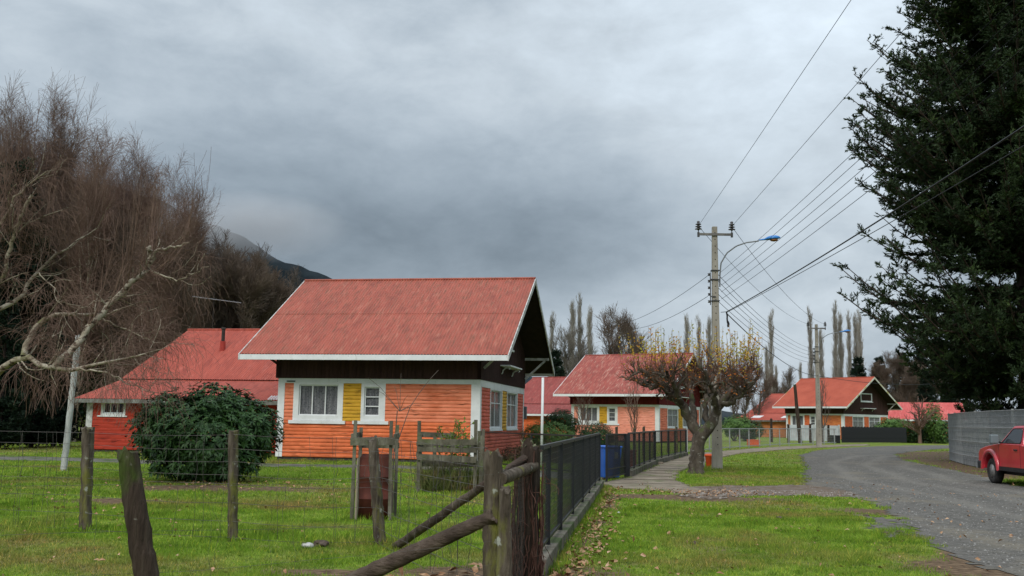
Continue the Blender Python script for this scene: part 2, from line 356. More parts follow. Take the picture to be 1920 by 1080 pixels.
tk = sum(np.exp(-((ld-o_)/.27)**2) for o_ in (-1.9, -.4, 1.0, 2.4)); tk = tk*(.4+.9*fnoise(co[:, 0], co[:, 1], 2.2, 14))
a_ = rd.data.attributes.new('wheel', 'FLOAT', 'POINT'); a_.data.foreach_set('value', np.clip(tk, 0, 1).astype(np.float32))
nd = gravel.node_tree.nodes; lk = gravel.node_tree.links.new; b_ = nd['Principled BSDF']; src = b_.inputs['Base Color'].links[0].from_socket
at2 = nd.new('ShaderNodeAttribute'); at2.attribute_name = 'wheel'; mxx = nd.new('ShaderNodeMix'); mxx.data_type = 'RGBA'; mu = nd.new('ShaderNodeMath'); mu.operation = 'MULTIPLY'; mu.inputs[1].default_value = .6; lk(at2.outputs['Fac'], mu.inputs[0])
lk(mu.outputs[0], mxx.inputs['Factor']); lk(src, mxx.inputs[6]); mxx.inputs[7].default_value = (.20, .185, .16, 1); lk(mxx.outputs[2], b_.inputs['Base Color'])
sheet('track', TRACK, .012, .09, brown, .25, .5)
sheet('gravel_patch', PATCH, .005, .06, gravel, .2, .35)
sheet('driveway', DRIVE, .006, .15, drv, .2, .3)
# concrete footpath slabs with joints: a real step of slab thickness
P = np.array(WALK)
st = .12; x = np.arange(P[:, 0].min(), P[:, 0].max()+st, st); y = np.arange(P[:, 1].min(), P[:, 1].max()+st, st); X, Y = np.meshgrid(x, y)
cx, cy = X[:-1, :-1]+st/2, Y[:-1, :-1]+st/2; keep = polydist(cx, cy, WALK)+(vnoise(cx, cy, .5, 4)-.5)*.22 > 0
n, k = X.shape; q = np.arange(n*k).reshape(n, k); F = np.stack([q[:-1, :-1], q[:-1, 1:], q[1:, 1:], q[1:, :-1]], -1)[keep]
us, inv = np.unique(F.ravel(), return_inverse=True)
V = np.stack([X, Y, .028+.012*(vnoise(X, Y, 3., 6)-.5)], -1).reshape(-1, 3)[us]
o = tag(link('footpath', npmesh('footpath', V, inv.reshape(-1, 4)), walk), kind='structure')
s_ = o.modifiers.new('thick', 'SOLIDIFY'); s_.thickness = .04; s_.offset = -1
jm = MB()
for i in range(26):
    y0 = 27.6+i*1.9
    if y0 > 55: break
    L_ = [(xx, y0) for xx in np.arange(2, 12, .1)]
    d = polydist(np.array([p[0] for p in L_]), np.full(len(L_), y0), WALK); ii = np.where(d > .08)[0]
    if len(ii) > 3: jm.box(L_[ii[0]][0], L_[ii[-1]][0], y0-.012, y0+.012, .03, .038)
tag(jm.build('footpath_joint', M('joint_moss', [(.035, .04, .018), (.07, .07, .04)], scale=5)), kind='structure')
# concrete kerbs under the black fences
kerbm = M('kerb_concrete', [(.08, .072, .052), (.145, .13, .10), (.21, .19, .155)], scale=3, detail=9, lo=.3, hi=.7, bump=.5, bscale=30, world=True,
          layers=[((.05, .075, .02), 1.8, (1, 1, .6), .48, .62), ((.06, .05, .035), 5, (1, 1, .5), .55, .7)])
F1 = [(.30, 11.0), (.43, 12.0), (1.3, 18.48), (2.28, 25.9)]
F2 = [(3.62, 31.2), (5.9, 41.3), (9.05, 52.4)]
def kerb(pts, w, h, label):
    mb = MB()
    for p, q in zip(pts[:-1], pts[1:]): mb.beam((p[0], p[1], h/2-.02), (q[0], q[1], h/2-.02), w, h+.04)
    return tag(mb.build('kerb_wall', kerbm, bevel=.012), label, 'kerb wall')
kerb(F1, .22, .2, 'mossy low concrete kerb wall carrying the near black mesh fence')
kerb(F2, .22, .2, 'mossy low concrete kerb wall under the black fence beside the footpath')
# ------------------------------------------------------------------ houses
glass = M('window_glass', [(.02, .025, .03)], rough=.05, spec=.6, alpha=.22)
curtain = M('lace_curtain', [(.20, .20, .22), (.50, .50, .52)], scale=11, stretch=(1, 1, .12), rough=.95, layers=[((.13, .13, .14), 16, (1, 1, 1), .5, .66)])
curtain_w = M('plain_curtain', [(.42, .40, .38), (.6, .57, .54)], scale=5, stretch=(1, 1, .2))
dark_in = M('dark_interior', [(.012, .011, .011)])  # darkness of the rooms put into the colour of the core boxes
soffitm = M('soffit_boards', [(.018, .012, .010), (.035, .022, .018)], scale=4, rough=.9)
shingle = M('dark_timber_boards', [(.035, .016, .014), (.062, .03, .026)], scale=6, stretch=(1, 1, .15), rough=.85, bump=.5, bscale=20)
greywood = M('weathered_white_wood', [(.22, .22, .2), (.45, .45, .43), (.6, .6, .58)], scale=5, stretch=(1, 1, 1), rough=.85, lo=.3, hi=.6)
stone = M('foundation', [(.04, .035, .028), (.09, .08, .065)], scale=6, bump=.5)
def white(nm, dirt=.6): return M(nm, [(.64, .66, .66), (.76, .78, .79)], scale=2.2, rough=.7, lo=.3, hi=.7, layers=[((.44, .45, .40), 3.1, (1, 1, .5), dirt, dirt+.2), ((.25, .25, .21), 13, (1, 1, .4), .66, .76)])
def paint(nm, a, b, dirt, l0=.50, l1=.72):
    return M(nm, [a, b], scale=1.3, rough=.72, lo=.3, hi=.7, spec=.25, bump=.25, bscale=24, bstretch=(.3, .3, 1),
             layers=[(dirt, 1.6, (.5, .5, 1.2), l0, l1), (tuple(c*.45 for c in dirt), 7, (.25, .25, 2.2), .55, .70), (tuple(min(1, c*1.15) for c in b), 4, (.3, .3, 3), .58, .66)])
def roofm(nm, a, b, streak, dark, l0=.5):
    return M(nm, [a, b], scale=.9, stretch=(1.6, .35, .5), rough=.6, lo=.3, hi=.7, spec=.35, detail=10,
             layers=[(streak, 4.5, (1.6, .22, .3), l0, l0+.16), (dark, 9, (1.6, .16, .2), .48, .68), (tuple(c*.72 for c in a), 2.4, (1.2, .5, .5), .52, .74)])
HW, HL, ZT, ZE, ZR, OE, OG, OL = 8.184, 10.283, 3.208, 4.09, 7.859, 1.30, 1.31, 1.16
SL = (ZR-ZE)/(HL/2+OE)
def window(parent, ax, pl, a0, a1, z0, z1, cols, trim, wm, cm, rows=None, nm='window', sash=.045, sill=None, tr=None, sg=-1):
    """window lying in the wall plane ax=pl whose outside faces sg"""
    def bx(mb, u0, u1, o0, o1, w0, w1):
        lo, hi = sorted((pl+sg*o0, pl+sg*o1))
        if ax == 'y': mb.box(u0, u1, lo, hi, w0, w1)
        else: mb.box(lo, hi, u0, u1, w0, w1)
    f = MB(); t0, t1, tb, tt = trim
    bx(f, a0-t0, a0, -.12, .035, z0-tb, z1+tt); bx(f, a1, a1+t1, -.12, .035, z0-tb, z1+tt)
    bx(f, a0, a1, -.12, .035, z1, z1+tt); bx(f, a0, a1, -.12, .035, z0-tb, z0)
    w = f.build(nm, wm, parent, bevel=.006)
    s = MB(); y0, y1 = -.075, -.03
    bx(s, a0, a0+sash, y0, y1, z0, z1); bx(s, a1-sash, a1, y0, y1, z0, z1); bx(s, a0+sash, a1-sash, y0, y1, z0, z0+sash); bx(s, a0+sash, a1-sash, y0, y1, z1-sash, z1)
    wd = (a1-a0)/cols
    for i in range(1, cols): bx(s, a0+i*wd-sash*.5, a0+i*wd+sash*.5, y0+.003, y1-.003, z0+sash, z1-sash)
    for r in (rows or ()): bx(s, a0+sash, a1-sash, y0+.006, y1-.006, z0+(z1-z0)*r-sash*.45, z0+(z1-z0)*r+sash*.45)
    s.build('frame', wm, w)
    g = MB(); bx(g, a0+.01, a1-.01, -.056, -.052, z0+.01, z1-.01); g.build('pane', glass, w)
    if cm:
        c = MB(); n = int((a1-a0)/.03); vs = []; bot = z0+(z1-z0)*.02
        for j, zz_ in enumerate((bot, z1-.01)):
            for i in range(n+1):
                u = a0+(a1-a0)*i/n; o = -.115+.018*math.sin(u*31+math.sin(u*9)*2)*(1 if j == 0 else .6)
                vs.append((u, pl+sg*o, zz_) if ax == 'y' else (pl+sg*o, u, zz_))
        c.add(vs, [(i, i+1, n+2+i, n+1+i) for i in range(n)])
        c.build('curtain', cm, w, smooth=True)
    if sill:
        b0, b1, h, pr = sill; sb = MB(); bx(sb, b0, b1, .0, pr, z0-tb-h, z0-tb-.002); sb.build('sill', wm, w, bevel=.006)
    return w
def house(k, loc, yaw, label, P):
    r = thing('wooden_house', loc, label, 'house', 'wooden bungalows with red roofs along the street', rz=-yaw)
    wm, sA, sB, sLow, yel, rf, rf2 = P['white'], P['A'], P['B'], P['low'], P['yellow'], P['roof'], P['roof2']
    L, Wd = HL, HW
    MB().box(-Wd+.16, -.16, .16, L-.16, .1, 4.3).build('dark_core', dark_in, r)
    MB().box(-Wd+.03, -.03, .03, L-.03, -.2, .115).build('foundation', stone, r)
    # long wall
    MB().siding('y', 0, -1, -Wd+.25, -.33, .115, 1.53).build('lower_wall', sLow, r)
    MB().siding('y', 0, -1, -3.76, -.33, 1.53, 3.02).build('upper_wall', sA, r); MB().siding('y', 0, -1, -7.93, -7.56, 1.53, 3.02).build('upper_wall', sA, r)
    MB().siding('y', 0, -1, -5.49, -4.74, 1.53, 3.02).build('yellow_panel', yel, r)
    window(r, 'y', 0, -7.33, -5.70, 1.75, 2.95, 3, (.23, .21, .2, .07), wm, curtain, sill=(-7.71, -5.36, .13, .09))
    window(r, 'y', 0, -4.62, -4.0, 1.76, 2.88, 1, (.13, .24, .2, .14), wm, curtain, rows=(.33, .66), sill=(-5.06, -3.6, .13, .09))
    # gable wall
    MB().siding('x', 0, 1, .22, L-.2, .115, 1.22).build('lower_wall', P['lowB'], r)
    MB().siding('x', 0, 1, .22, 1.95, 1.22, 2.93).build('upper_wall', sB, r); MB().siding('x', 0, 1, 8.5, L-.2, 1.22, 2.93).build('upper_wall', sB, r)
    MB().siding('x', 0, 1, 4.6, 5.72, 1.22, 2.93).build('yellow_panel', yel, r)
    for a0, a1 in ((2.06, 4.49), (5.83, 8.39)):
        window(r, 'x', 0, a0, a1, 1.36, 2.88, 2, (.11, .11, .08, .05), wm, curtain_w, rows=(.66,), sill=(a0-.12, a1+.12, .06, .07), sg=1)
    # back and left walls
    MB().siding('y', L, 1, -Wd+.25, -.2, .115, 3.0).build('back_wall', sB, r)
    MB().siding('x', -Wd, -1, .25, 3.3, .115, 3.0).build('side_wall', sA, r)
    # white boards
    mb = MB(); mb.box(-Wd-.03, -Wd+.25, -.035, .12, .115, 3.02); mb.box(-Wd+.25, -Wd+.252, 0, .1, .115, 3.0); mb.build('corner_board', wm, r, bevel=.006)
    MB().box(-.33, .035, -.035, .22, .115, 3.02).build('corner_board', wm, r, bevel=.006)
    MB().box(-.2, .035, L-.2, L+.03, .115, 2.93).build('corner_board', wm, r, bevel=.006)
    mb = MB(); mb.box(-Wd-.03, .035, -.04, .1, 3.02, ZT); mb.box(-.1, .04, .1, L+.03, 2.93, ZT-.002); mb.box(-Wd-.04, -Wd+.1, .1, L+.03, 2.98, ZT-.002); mb.box(-Wd+.1, -.1, L-.1, L+.035, 2.98, ZT-.002)
    mb.build('trim_board', wm, r, bevel=.006)
    # dark upper walls
    j = .09; zu = lambda y: ZE+(y+OE)*SL-.12 if y <= L/2 else ZE+(L+OE-y)*SL-.12
    mb = MB(); mb.box(-Wd-.12, .06, -j, .2, ZT+.002, 4.6); mb.box(-Wd-.12, .06, L-.2, L+j, ZT+.002, 4.6)
    for x0, x1 in ((-.1, .07), (-Wd-.13, -Wd+.1)):
        mb.prism([(x0, -j, ZT+.004), (x0, -j, zu(-j)), (x0, L/2, zu(L/2)), (x0, L+j, zu(L+j)), (x0, L+j, ZT+.004)], (x1-x0, 0, 0))
    for i in range(int((L)/.16)):
        y = .02+i*.16; mb.box(.07, .082, y, y+.02, ZT+.01, zu(y)-.02)
    for i in range(int(Wd/.16)):
        x = -Wd+i*.16; mb.box(x, x+.02, -j-.012, -j, ZT+.01, 4.55)
    mb.build('gable_wall', shingle, r)
    window(r, 'x', .10, 3.95, 6.35, 4.9, 5.75, 3, (.12, .12, .1, .08), wm, curtain_w, rows=(.5,), sill=(3.72, 6.6, .08, .08), sg=1)
    # shelf on brackets
    sh = MB().box(.072, .52, 3.75, 6.75, 3.93, 3.99).build('shelf', wm, r, bevel=.008)
    for y in (4.0, 6.45):
        b = MB(); b.tube([(.09, y, 3.62), (.13, y, 3.66), (.16, y, 3.78), (.27, y, 3.87), (.42, y, 3.90), (.45, y, 3.84), (.41, y, 3.82)], .028, 6); b.build('bracket', wm, sh, smooth=True)
    # roof: corrugated sheets on boards
    x0, x1 = -Wd-OL, OG; m1, m2 = ZE+(L/2+OE)/2*SL, L/2-(L/2+OE)/2
    for nm, (ye, ym, yr) in (('roof', (-OE, m2, L/2)), ('roof', (L+OE, L-m2, L/2))):
        mb = MB(); mb.corr((x0, ym, m1+.012), (x1, ym, m1+.012), (x1, yr, ZR+.004), (x0, yr, ZR+.004)); mb.corr((x0, ye, ZE), (x1, ye, ZE), (x1, ym+(.1 if ye < 0 else -.1), m1+.1*SL), (x0, ym+(.1 if ye < 0 else -.1), m1+.1*SL))
        ro = mb.build(nm, rf, r, smooth=True)
        sgn = 1 if ye < 0 else -1
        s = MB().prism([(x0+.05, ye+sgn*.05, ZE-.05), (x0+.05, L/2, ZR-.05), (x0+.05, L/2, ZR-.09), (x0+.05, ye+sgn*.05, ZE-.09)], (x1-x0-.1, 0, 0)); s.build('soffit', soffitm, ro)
        if ye < 0: MB().tube([(x0, L/2, ZR+.015), (x1+.02, L/2, ZR+.015)], .055, 8).build('ridge_cap', rf, ro, smooth=True)
        MB().box(x0, x1, min(ye, ye+sgn*.035), max(ye, ye+sgn*.035), ZE-.225, ZE-.02).build('fascia', P['fascia'], ro, bevel=.006)
    for xx in (x1-.0, x0-.04):
        for sg in (1, -1):
            yy = -OE-.02 if sg > 0 else L+OE+.02
            MB().prism([(xx, yy, ZE-.24), (xx, yy, ZE+.0), (xx, L/2-sg*.0015, ZR+.012), (xx, L/2-sg*.0015, ZR-.22)], (.04, 0, 0)).build('barge_board', P['barge'], r, bevel=.005)
    # overhang struts
    for y in (.25, L-.1):
        mb = MB(); mb.beam((.08, y, 4.62), (OG-.06, y, 4.62), .09, .12); mb.beam((.1, y, 3.66), (OG-.25, y, 4.55), .08, .09); mb.build('overhang_strut', P['strut'], r)
    MB().beam((-Wd-.1, .1, 3.75), (-Wd-OL+.2, .1, 4.3), .08, .09).build('overhang_strut', shingle, r)
    # rear wing
    ax0, ay = -18.45, 3.45
    MB().box(ax0+1.15, -Wd-.01, ay+.15, 14.1, .1, 2.5).build('dark_core', dark_in, r)
    MB().box(ax0, -Wd-.05, ay+.05, 6.0, -.2, .115).build('foundation', stone, r)
    wx0, wx1, wz0, wz1 = -17.95, -16.95, 1.72, 2.2
    mb = MB()
    for a, b, c, d in ((ax0, -Wd-.03, .115, wz0-.1), (ax0, wx0-.1, wz0-.1, 2.5), (wx1+.1, -Wd-.03, wz0-.1, 2.5)): mb.siding('y', ay, -1, a, b, c, d, bh=.16, out=.012)
    mb.siding('x', ax0, -1, ay, 6.0, .115, 2.4, bh=.16, out=.012)
    mb.prism([(ax0, 3.6, 2.4), (ax0, 5.95, 3.2), (ax0, 5.95, 2.4)], (.1, 0, 0))
    mb.prism([(ax0+.9, 5.8, .1), (ax0+.9, 5.9, 3.1), (ax0+.9, 10.35, 5.9), (ax0+.9, 14.3, 3.25), (ax0+.9, 14.3, .1)], (.1, 0, 0))
    mb.box(ax0, ax0+.9, 5.9, 6.0, .115, 3.15)
    mb.box(ax0+1, -Wd, 14.2, 14.29, .115, 3.2)
    mb.build('wing_wall', P['wing'], r)
    window(r, 'y', ay, wx0, wx1, wz0, wz1, 3, (.1, .1, .1, .05), wm, None, sill=(wx0-.25, wx1+.2, .06, .06))
    MB().box(ax0-.3, ax0, ay-.03, ay+.12, .05, 2.3).build('corner_board', P['barge'], r)
    e0, k0 = (ay-.5, 2.36), (6.05, 3.33); s_ = (k0[1]-e0[1])/(k0[0]-e0[0])
    mb = MB(); mb.corr((ax0-.65, e0[0], e0[1]), (-Wd-.02, e0[0], e0[1]), (-Wd-.02, k0[0], k0[1]), (ax0-.2, k0[0], k0[1]))
    lr = mb.build('wing_roof', rf2, r, smooth=True)
    MB().box(ax0-.62, -Wd-.03, e0[0], e0[0]+.03, e0[1]-.19, e0[1]-.02).build('fascia', P['wfascia'], lr)
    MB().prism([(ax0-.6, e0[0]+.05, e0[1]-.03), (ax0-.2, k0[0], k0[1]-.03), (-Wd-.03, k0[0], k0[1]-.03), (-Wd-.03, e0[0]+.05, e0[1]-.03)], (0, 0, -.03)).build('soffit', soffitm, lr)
    for i, (sx0, sx1, t0, t1) in enumerate(P['sky']):
        ya, yb = e0[0]+(k0[0]-e0[0])*t0, e0[0]+(k0[0]-e0[0])*t1; za, zb = e0[1]+(k0[1]-e0[1])*t0, e0[1]+(k0[1]-e0[1])*t1
        MB().corr((sx0, ya, za+.02), (sx1, ya, za+.02), (sx1-.05, yb, zb+.02), (sx0-.05, yb, zb+.02)).build('skylight_sheet', P['skym'], lr, smooth=True)
    mb = MB(); mb.corr((ax0-.25, k0[0]-.1, k0[1]+.03), (-6.9, k0[0]-.1, k0[1]+.03), (-6.9, 10.35, 6.08), (ax0+.75, 10.35, 6.08)); ur = mb.build('wing_roof', rf2, r, smooth=True)
    mb = MB(); mb.corr((-6.9, 14.75, 3.2), (ax0-.3, 14.75, 3.2), (ax0+.75, 10.35, 6.08), (-6.9, 10.35, 6.08)); mb.build('wing_roof', rf2, r, smooth=True)
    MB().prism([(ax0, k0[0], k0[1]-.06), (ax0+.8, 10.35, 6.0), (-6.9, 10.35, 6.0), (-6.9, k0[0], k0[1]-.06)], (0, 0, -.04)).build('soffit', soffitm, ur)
    MB().tube([(ax0+.7, 10.35, 6.1), (-6.9, 10.35, 6.1)], .05, 6).build('ridge_cap', rf2, ur)
    return r, lr, ur
wt = white('white_trim'); wt2 = white('white_trim_bright', .64)
yel = paint('yellow_boards', (.50, .27, .022), (.66, .38, .035), (.38, .19, .02), .58, .7)
yaw = [math.radians(10.1214), math.radians(29.6928), math.radians(49.7413)]
red_dirty = roofm('faded_red_roof', (.29, .062, .036), (.38, .088, .052), (.41, .14, .09), (.20, .065, .034), .54)
red_wing = roofm('salmon_red_roof', (.34, .060, .036), (.42, .085, .052), (.46, .12, .085), (.26, .05, .032), .55)
P1 = dict(white=wt, A=paint('salmon_boards', (.70, .205, .105), (.80, .27, .15), (.56, .14, .06), .52, .72), low=paint('orange_boards', (.66, .145, .05), (.80, .215, .085), (.40, .09, .03), .48, .72),
          B=paint('coral_boards', (.60, .12, .075), (.72, .17, .11), (.50, .1, .05)), lowB=paint('coral_low_boards', (.55, .11, .07), (.68, .17, .11), (.4, .08, .04)), yellow=yel,
          roof=red_dirty, roof2=red_wing, fascia=wt, barge=greywood, strut=greywood, wfascia=M('mossy_grey_fascia', [(.10, .105, .09), (.24, .25, .23)], scale=3), wing=paint('red_boards', (.34, .032, .016), (.44, .048, .025), (.24, .022, .012)),
          sky=[(-9.6, -8.9, .25, .42), (-9.2, -8.4, .45, .62), (-8.9, -8.25, .65, .8), (-10.0, -9.3, .02, .2)], skym=M('grey_sheet', [(.35, .37, .38), (.5, .52, .53)], scale=3, rough=.4, spec=.5))
h1, lr1, ur1 = house(0, (-1.1805, 39.104, .0), yaw[0], 'orange weatherboard house with white trim and faded red roof, nearest of the houses', P1)
# stove pipe and aerial of the near house
ch = MB().cyl((-14.85, 8.5, 4.7), (-14.85, 8.5, 5.35), .14, .13, 12).build('chimney', M('pipe_red', [(.3, .04, .03), (.4, .06, .045)]), ur1, smooth=False)
MB().cyl((-14.85, 8.5, 5.35), (-14.85, 8.5, 5.95), .085, .085, 12).cyl((-14.85, 8.5, 5.95), (-14.85, 8.5, 6.05), .12, .11, 12).build('chimney_pipe', M('pipe_dark', [(.02, .018, .017), (.05, .045, .04)]), ch)
MB().box(-.0, .14, HL+.06, HL+.34, 1.75, 2.35).build('meter_box', M('meter_grey', [(.12, .13, .14)], rough=.5), h1, bevel=.02)
MB().box(-7.86, -7.5, -.055, -.045, 3.06, 3.11).build('number_plate', M('plate_green', [(.03, .06, .05)]), h1)
P2 = dict(P1); P2.update(A=paint('peach_boards', (.80, .30, .21), (.90, .38, .28), (.70, .24, .15), .6, .75), low=paint('peach_low_boards', (.80, .29, .20), (.88, .36, .26), (.68, .2, .12), .58, .75),
    B=paint('salmon_gable_boards', (.68, .19, .11), (.80, .25, .16), (.55, .13, .07)), lowB=paint('salmon_gable_low', (.62, .17, .10), (.74, .24, .15), (.5, .12, .06)), fascia=wt2, barge=wt,
    roof=roofm('stained_red_roof', (.28, .05, .036), (.36, .08, .055), (.44, .24, .18), (.20, .038, .028), .50), roof2=roofm('dark_red_roof', (.24, .042, .034), (.32, .062, .05), (.33, .1, .08), (.18, .03, .024)),
    wing=paint('orange_wing_boards', (.68, .13, .04), (.8, .19, .07), (.5, .1, .03)), wfascia=wt, sky=[])
h2, lr2, ur2 = house(1, (12.5501, 85.8897, -.02), yaw[1], 'peach and salmon weatherboard house with pale-stained red roof behind the pollarded tree', P2)
for c in h2.children:
    if c.name.startswith('gable_wall'): c.data.materials.clear(); c.data.materials.append(M('oxblood_boards', [(.10, .010, .012), (.16, .016, .018)], scale=6, stretch=(1, 1, .15)))
chb = MB().box(-6.6, -6.2, 5.6, 6.0, 7.3, 8.15).build('chimney', M('pipe_dark2', [(.03, .02, .02)]), [c for c in h2.children if c.name.startswith('roof')][0])
P3 = dict(P1); P3.update(A=paint('tan_orange_boards', (.56, .17, .05), (.66, .23, .08), (.45, .13, .05)), low=paint('tan_orange_low', (.52, .15, .045), (.62, .21, .07), (.4, .11, .04)),
    B=paint('orange_gable_boards', (.60, .13, .05), (.72, .18, .07), (.5, .1, .04)), lowB=paint('orange_gable_low', (.56, .12, .045), (.68, .17, .06), (.45, .1, .04)), yellow=paint('orange_panel', (.6, .14, .05), (.72, .19, .07), (.5, .1, .04)),
    roof=M('orange_red_roof', [(.32, .06, .03), (.40, .085, .045)], scale=.6, rough=.6), roof2=M('orange_red_wing', [(.34, .065, .042), (.42, .095, .062)], scale=.7, rough=.6), wing=paint('ochre_wing', (.52, .18, .06), (.62, .24, .09), (.42, .14, .05)),
    barge=M('mossy_white', [(.5, .5, .4), (.66, .66, .62)], scale=2, layers=[((.4, .36, .12), 1.2, (1, 1, 1), .5, .62)]), sky=[(-16.6, -15.0, .3, .62), (-11.8, -10.2, .3, .62)], skym=wt)
h3, lr3, ur3 = house(2, (40.6944, 124.1792, -.11), yaw[2], 'orange house with plain orange-red roof and dark brown gable, behind the farther pole', P3)
# fourth roof at the far right
pk = roofm('pink_red_roof', (.50, .075, .07), (.60, .12, .11), (.62, .18, .16), (.4, .06, .05))
h4 = thing('wooden_house', (57.0, 152, 0), 'low orange house with bright pink-red roof, farthest right behind the hedge', 'house', 'wooden bungalows with red roofs along the street', rz=-math.radians(16))
mb = MB().siding('y', 0, -1, 0, 9.6, .1, 2.7); mb.siding('x', 9.6, 1, 0, 7, .1, 2.7); mb.siding('x', 0, -1, 0, 7, .1, 2.7); mb.box(.1, 9.5, 6.9, 7, .1, 2.7); mb.prism([(.1, 0, 2.7), (.1, 3.5, 4.9), (.1, 7, 2.7)], (9.4, 0, 0)); mb.build('wall', P1['low'], h4)
mb = MB().corr((-.6, -.9, 2.75), (10.3, -.9, 2.75), (10.3, 3.5, 5.35), (-.6, 3.5, 5.35)); mb.corr((10.3, 7.9, 2.75), (-.6, 7.9, 2.75), (-.6, 3.5, 5.35), (10.3, 3.5, 5.35)); rr_ = mb.build('roof', pk, h4, smooth=True)
MB().box(-.6, 10.3, -.93, -.89, 2.5, 2.72).build('fascia', wt, rr_)
MB().box(10.28, 10.32, -.9, 7.9, 2.5, 2.7).build('fascia', wt, rr_)
for wx in (1.2, 3.4, 6.6): window(h4, 'y', -.03, wx, wx+1.3, 1.1, 2.2, 2, (.1, .1, .1, .1), wt, curtain_w)
# television aerial
irong_ = M('mast_iron', [(.05, .045, .042)])
an = thing('television_aerial', (0, 0, 0), 'thin silver television aerial on a mast above the red rear wing, against the bare trees', 'aerial')
an.location = h1.matrix_world @ Vector((0, 0, 0)) if False else (0, 0, 0)
alu = M('aluminium', [(.34, .35, .36)], rough=.4, metal=.5)
c0 = Vector(dp(398, 620, 55)); a_, b_ = Vector(dp(361, 556, 54.6)), Vector(dp(452, 568, 55.4)); top = Vector(dp(396, 548, 55)); ax_ = (b_-a_)
an.location = (c0.x, c0.y, 0); off = Vector((c0.x, c0.y, 0))
MB().cyl(Vector((0, 0, 5.6)), Vector((0, 0, top.z)), .012, .010, 6).build('mast', irong_, an)
MB().cyl(a_-off, b_-off, .018, .018, 6).build('boom', alu, an)
for i in range(11):
    p = a_+ax_*(.03+.09*i)-off; h = .36-.012*i; nn = Vector((ax_.y, -ax_.x, .25)).normalized()
    MB().cyl(p-nn*h, p+nn*h, .010, .010, 5).build('element', alu, an)
# ------------------------------------------------------------------ vegetation
bark_g = M('grey_bark', [(.05, .042, .035), (.10, .085, .07), (.17, .15, .125)], scale=5, stretch=(1, 1, .4), bump=.6, bscale=18, layers=[((.10, .12, .05), 2, (1, 1, 1), .55, .68)])
bark_b = M('birch_bark', [(.12, .09, .06), (.26, .22, .16), (.42, .38, .30)], scale=3.2, stretch=(1, 1, 1), bump=.4, bscale=20, lo=.3, hi=.62, layers=[((.07, .045, .03), 6, (1, 1, 2), .52, .6), ((.14, .14, .06), 2.2, (1, 1, 1), .58, .68)])
tw_red = M('red_brown_twigs', [(.12, .072, .054), (.20, .13, .098)], scale=.6)
tw_brn = M('brown_twigs', [(.10, .07, .052), (.165, .125, .095)], scale=.5)
tw_dk = M('dark_twigs', [(.08, .064, .054), (.14, .115, .095)], scale=.5)
tw_gry = M('grey_twigs', [(.115, .10, .085), (.19, .165, .14)], scale=.3)
tw_pop = M('hazed_poplar_twigs', [(.24, .22, .19), (.36, .33, .29)], scale=.3)  # distance haze put into the twig colour as paleness
def pl(*pts): return np.array([pts], float)
def resample(P, k):
    P = np.asarray(P, float); s = np.concatenate([[0], np.cumsum(np.linalg.norm(np.diff(P, axis=0), axis=1))]); t = np.linspace(0, s[-1], k)
    return np.stack([np.interp(t, s, P[:, i]) for i in range(3)], 1)
def limbset(lst, k=10):
    P = np.stack([resample(p, k) for p, _, _ in lst]); R = np.stack([np.linspace(a, b, k) for _, a, b in lst]); return P, R
def treething(name, loc, label, catg, group, parts, rz=0, sc=1.):
    t = thing(name, loc, label, catg, group, rz); t.scale = (sc, sc, sc)
    for nm, mesh, mt in parts: link(nm, mesh, mt, t)
    return t
def offs(parts, off):
    out = []
    for V, F in parts: out.append((V-np.array(off), F))
    return cat(out)
# ---- near weeping birch at the left edge: limbs reach in from a trunk just outside the frame
D = dp
tr0 = D(-75, 860, 24); base = np.array([tr0[0], tr0[1], 0])
limbs = [([base, (base[0]+.1, 24, 1.4), D(-70, 650, 24), D(-55, 560, 24.3), D(-50, 450, 24.6), D(-30, 330, 25)], .28, .05),
    ([D(-70, 740, 24), D(-20, 715, 23.9), D(10, 690, 23.7), D(45, 665, 23.5), D(80, 688, 23.3), D(130, 693, 23.1), D(190, 682, 23), D(250, 664, 23), D(300, 655, 23)], .13, .012),
    ([D(45, 668, 23.5), D(52, 640, 23.7), D(70, 605, 24), D(105, 590, 24.2), D(150, 590, 24.5), D(200, 590, 24.8), D(245, 570, 25), D(285, 565, 25.1)], .10, .012),
    ([D(-70, 620, 24), D(-20, 590, 24.3), D(40, 560, 24.6), D(70, 510, 25), D(110, 475, 25.2), D(150, 450, 25.4), D(185, 425, 25.6)], .09, .014),
    ([D(100, 692, 23.2), D(150, 640, 23.6), D(190, 590, 24), D(225, 550, 24.2), D(262, 520, 24.3), D(278, 505, 24.4)], .10, .075),
    ([D(276, 507, 24.4), D(285, 490, 24.4), D(292, 470, 24.4), D(330, 460, 24.3), D(355, 455, 24.2)], .06, .02),
    ([D(278, 505, 24.4), D(283, 480, 24.4), D(282, 463, 24.4)], .065, .06),
    ([D(8, 512, 24.3), D(14, 480, 24.3), D(30, 430, 24.2), D(48, 388, 24.1), D(60, 366, 24)], .065, .045),
    ([D(-60, 560, 24.3), D(-10, 540, 24.3), D(8, 512, 24.3)], .08, .065),
    ([D(-40, 500, 24.6), D(-5, 430, 24.5), D(25, 375, 24.4), D(60, 340, 24.2), D(90, 320, 24)], .07, .015),
    ([D(60, 520, 24.8), D(75, 512, 24.5), D(100, 540, 24), D(120, 590, 23.6), D(140, 625, 23.5)], .022, .006),
    ([D(150, 690, 23), D(200, 700, 22.8), D(240, 720, 22.7), D(290, 735, 22.6)], .03, .006),
    ([D(190, 595, 24.6), D(240, 620, 24.3), D(290, 640, 24.2), D(330, 650, 24.2)], .028, .006),
    ([D(282, 505, 24.4), D(330, 525, 24.2), D(370, 510, 24), D(392, 500, 24)], .03, .008),
    ([D(130, 590, 24.3), D(180, 565, 24.4), D(240, 555, 24.6), D(290, 545, 24.8)], .03, .008)]
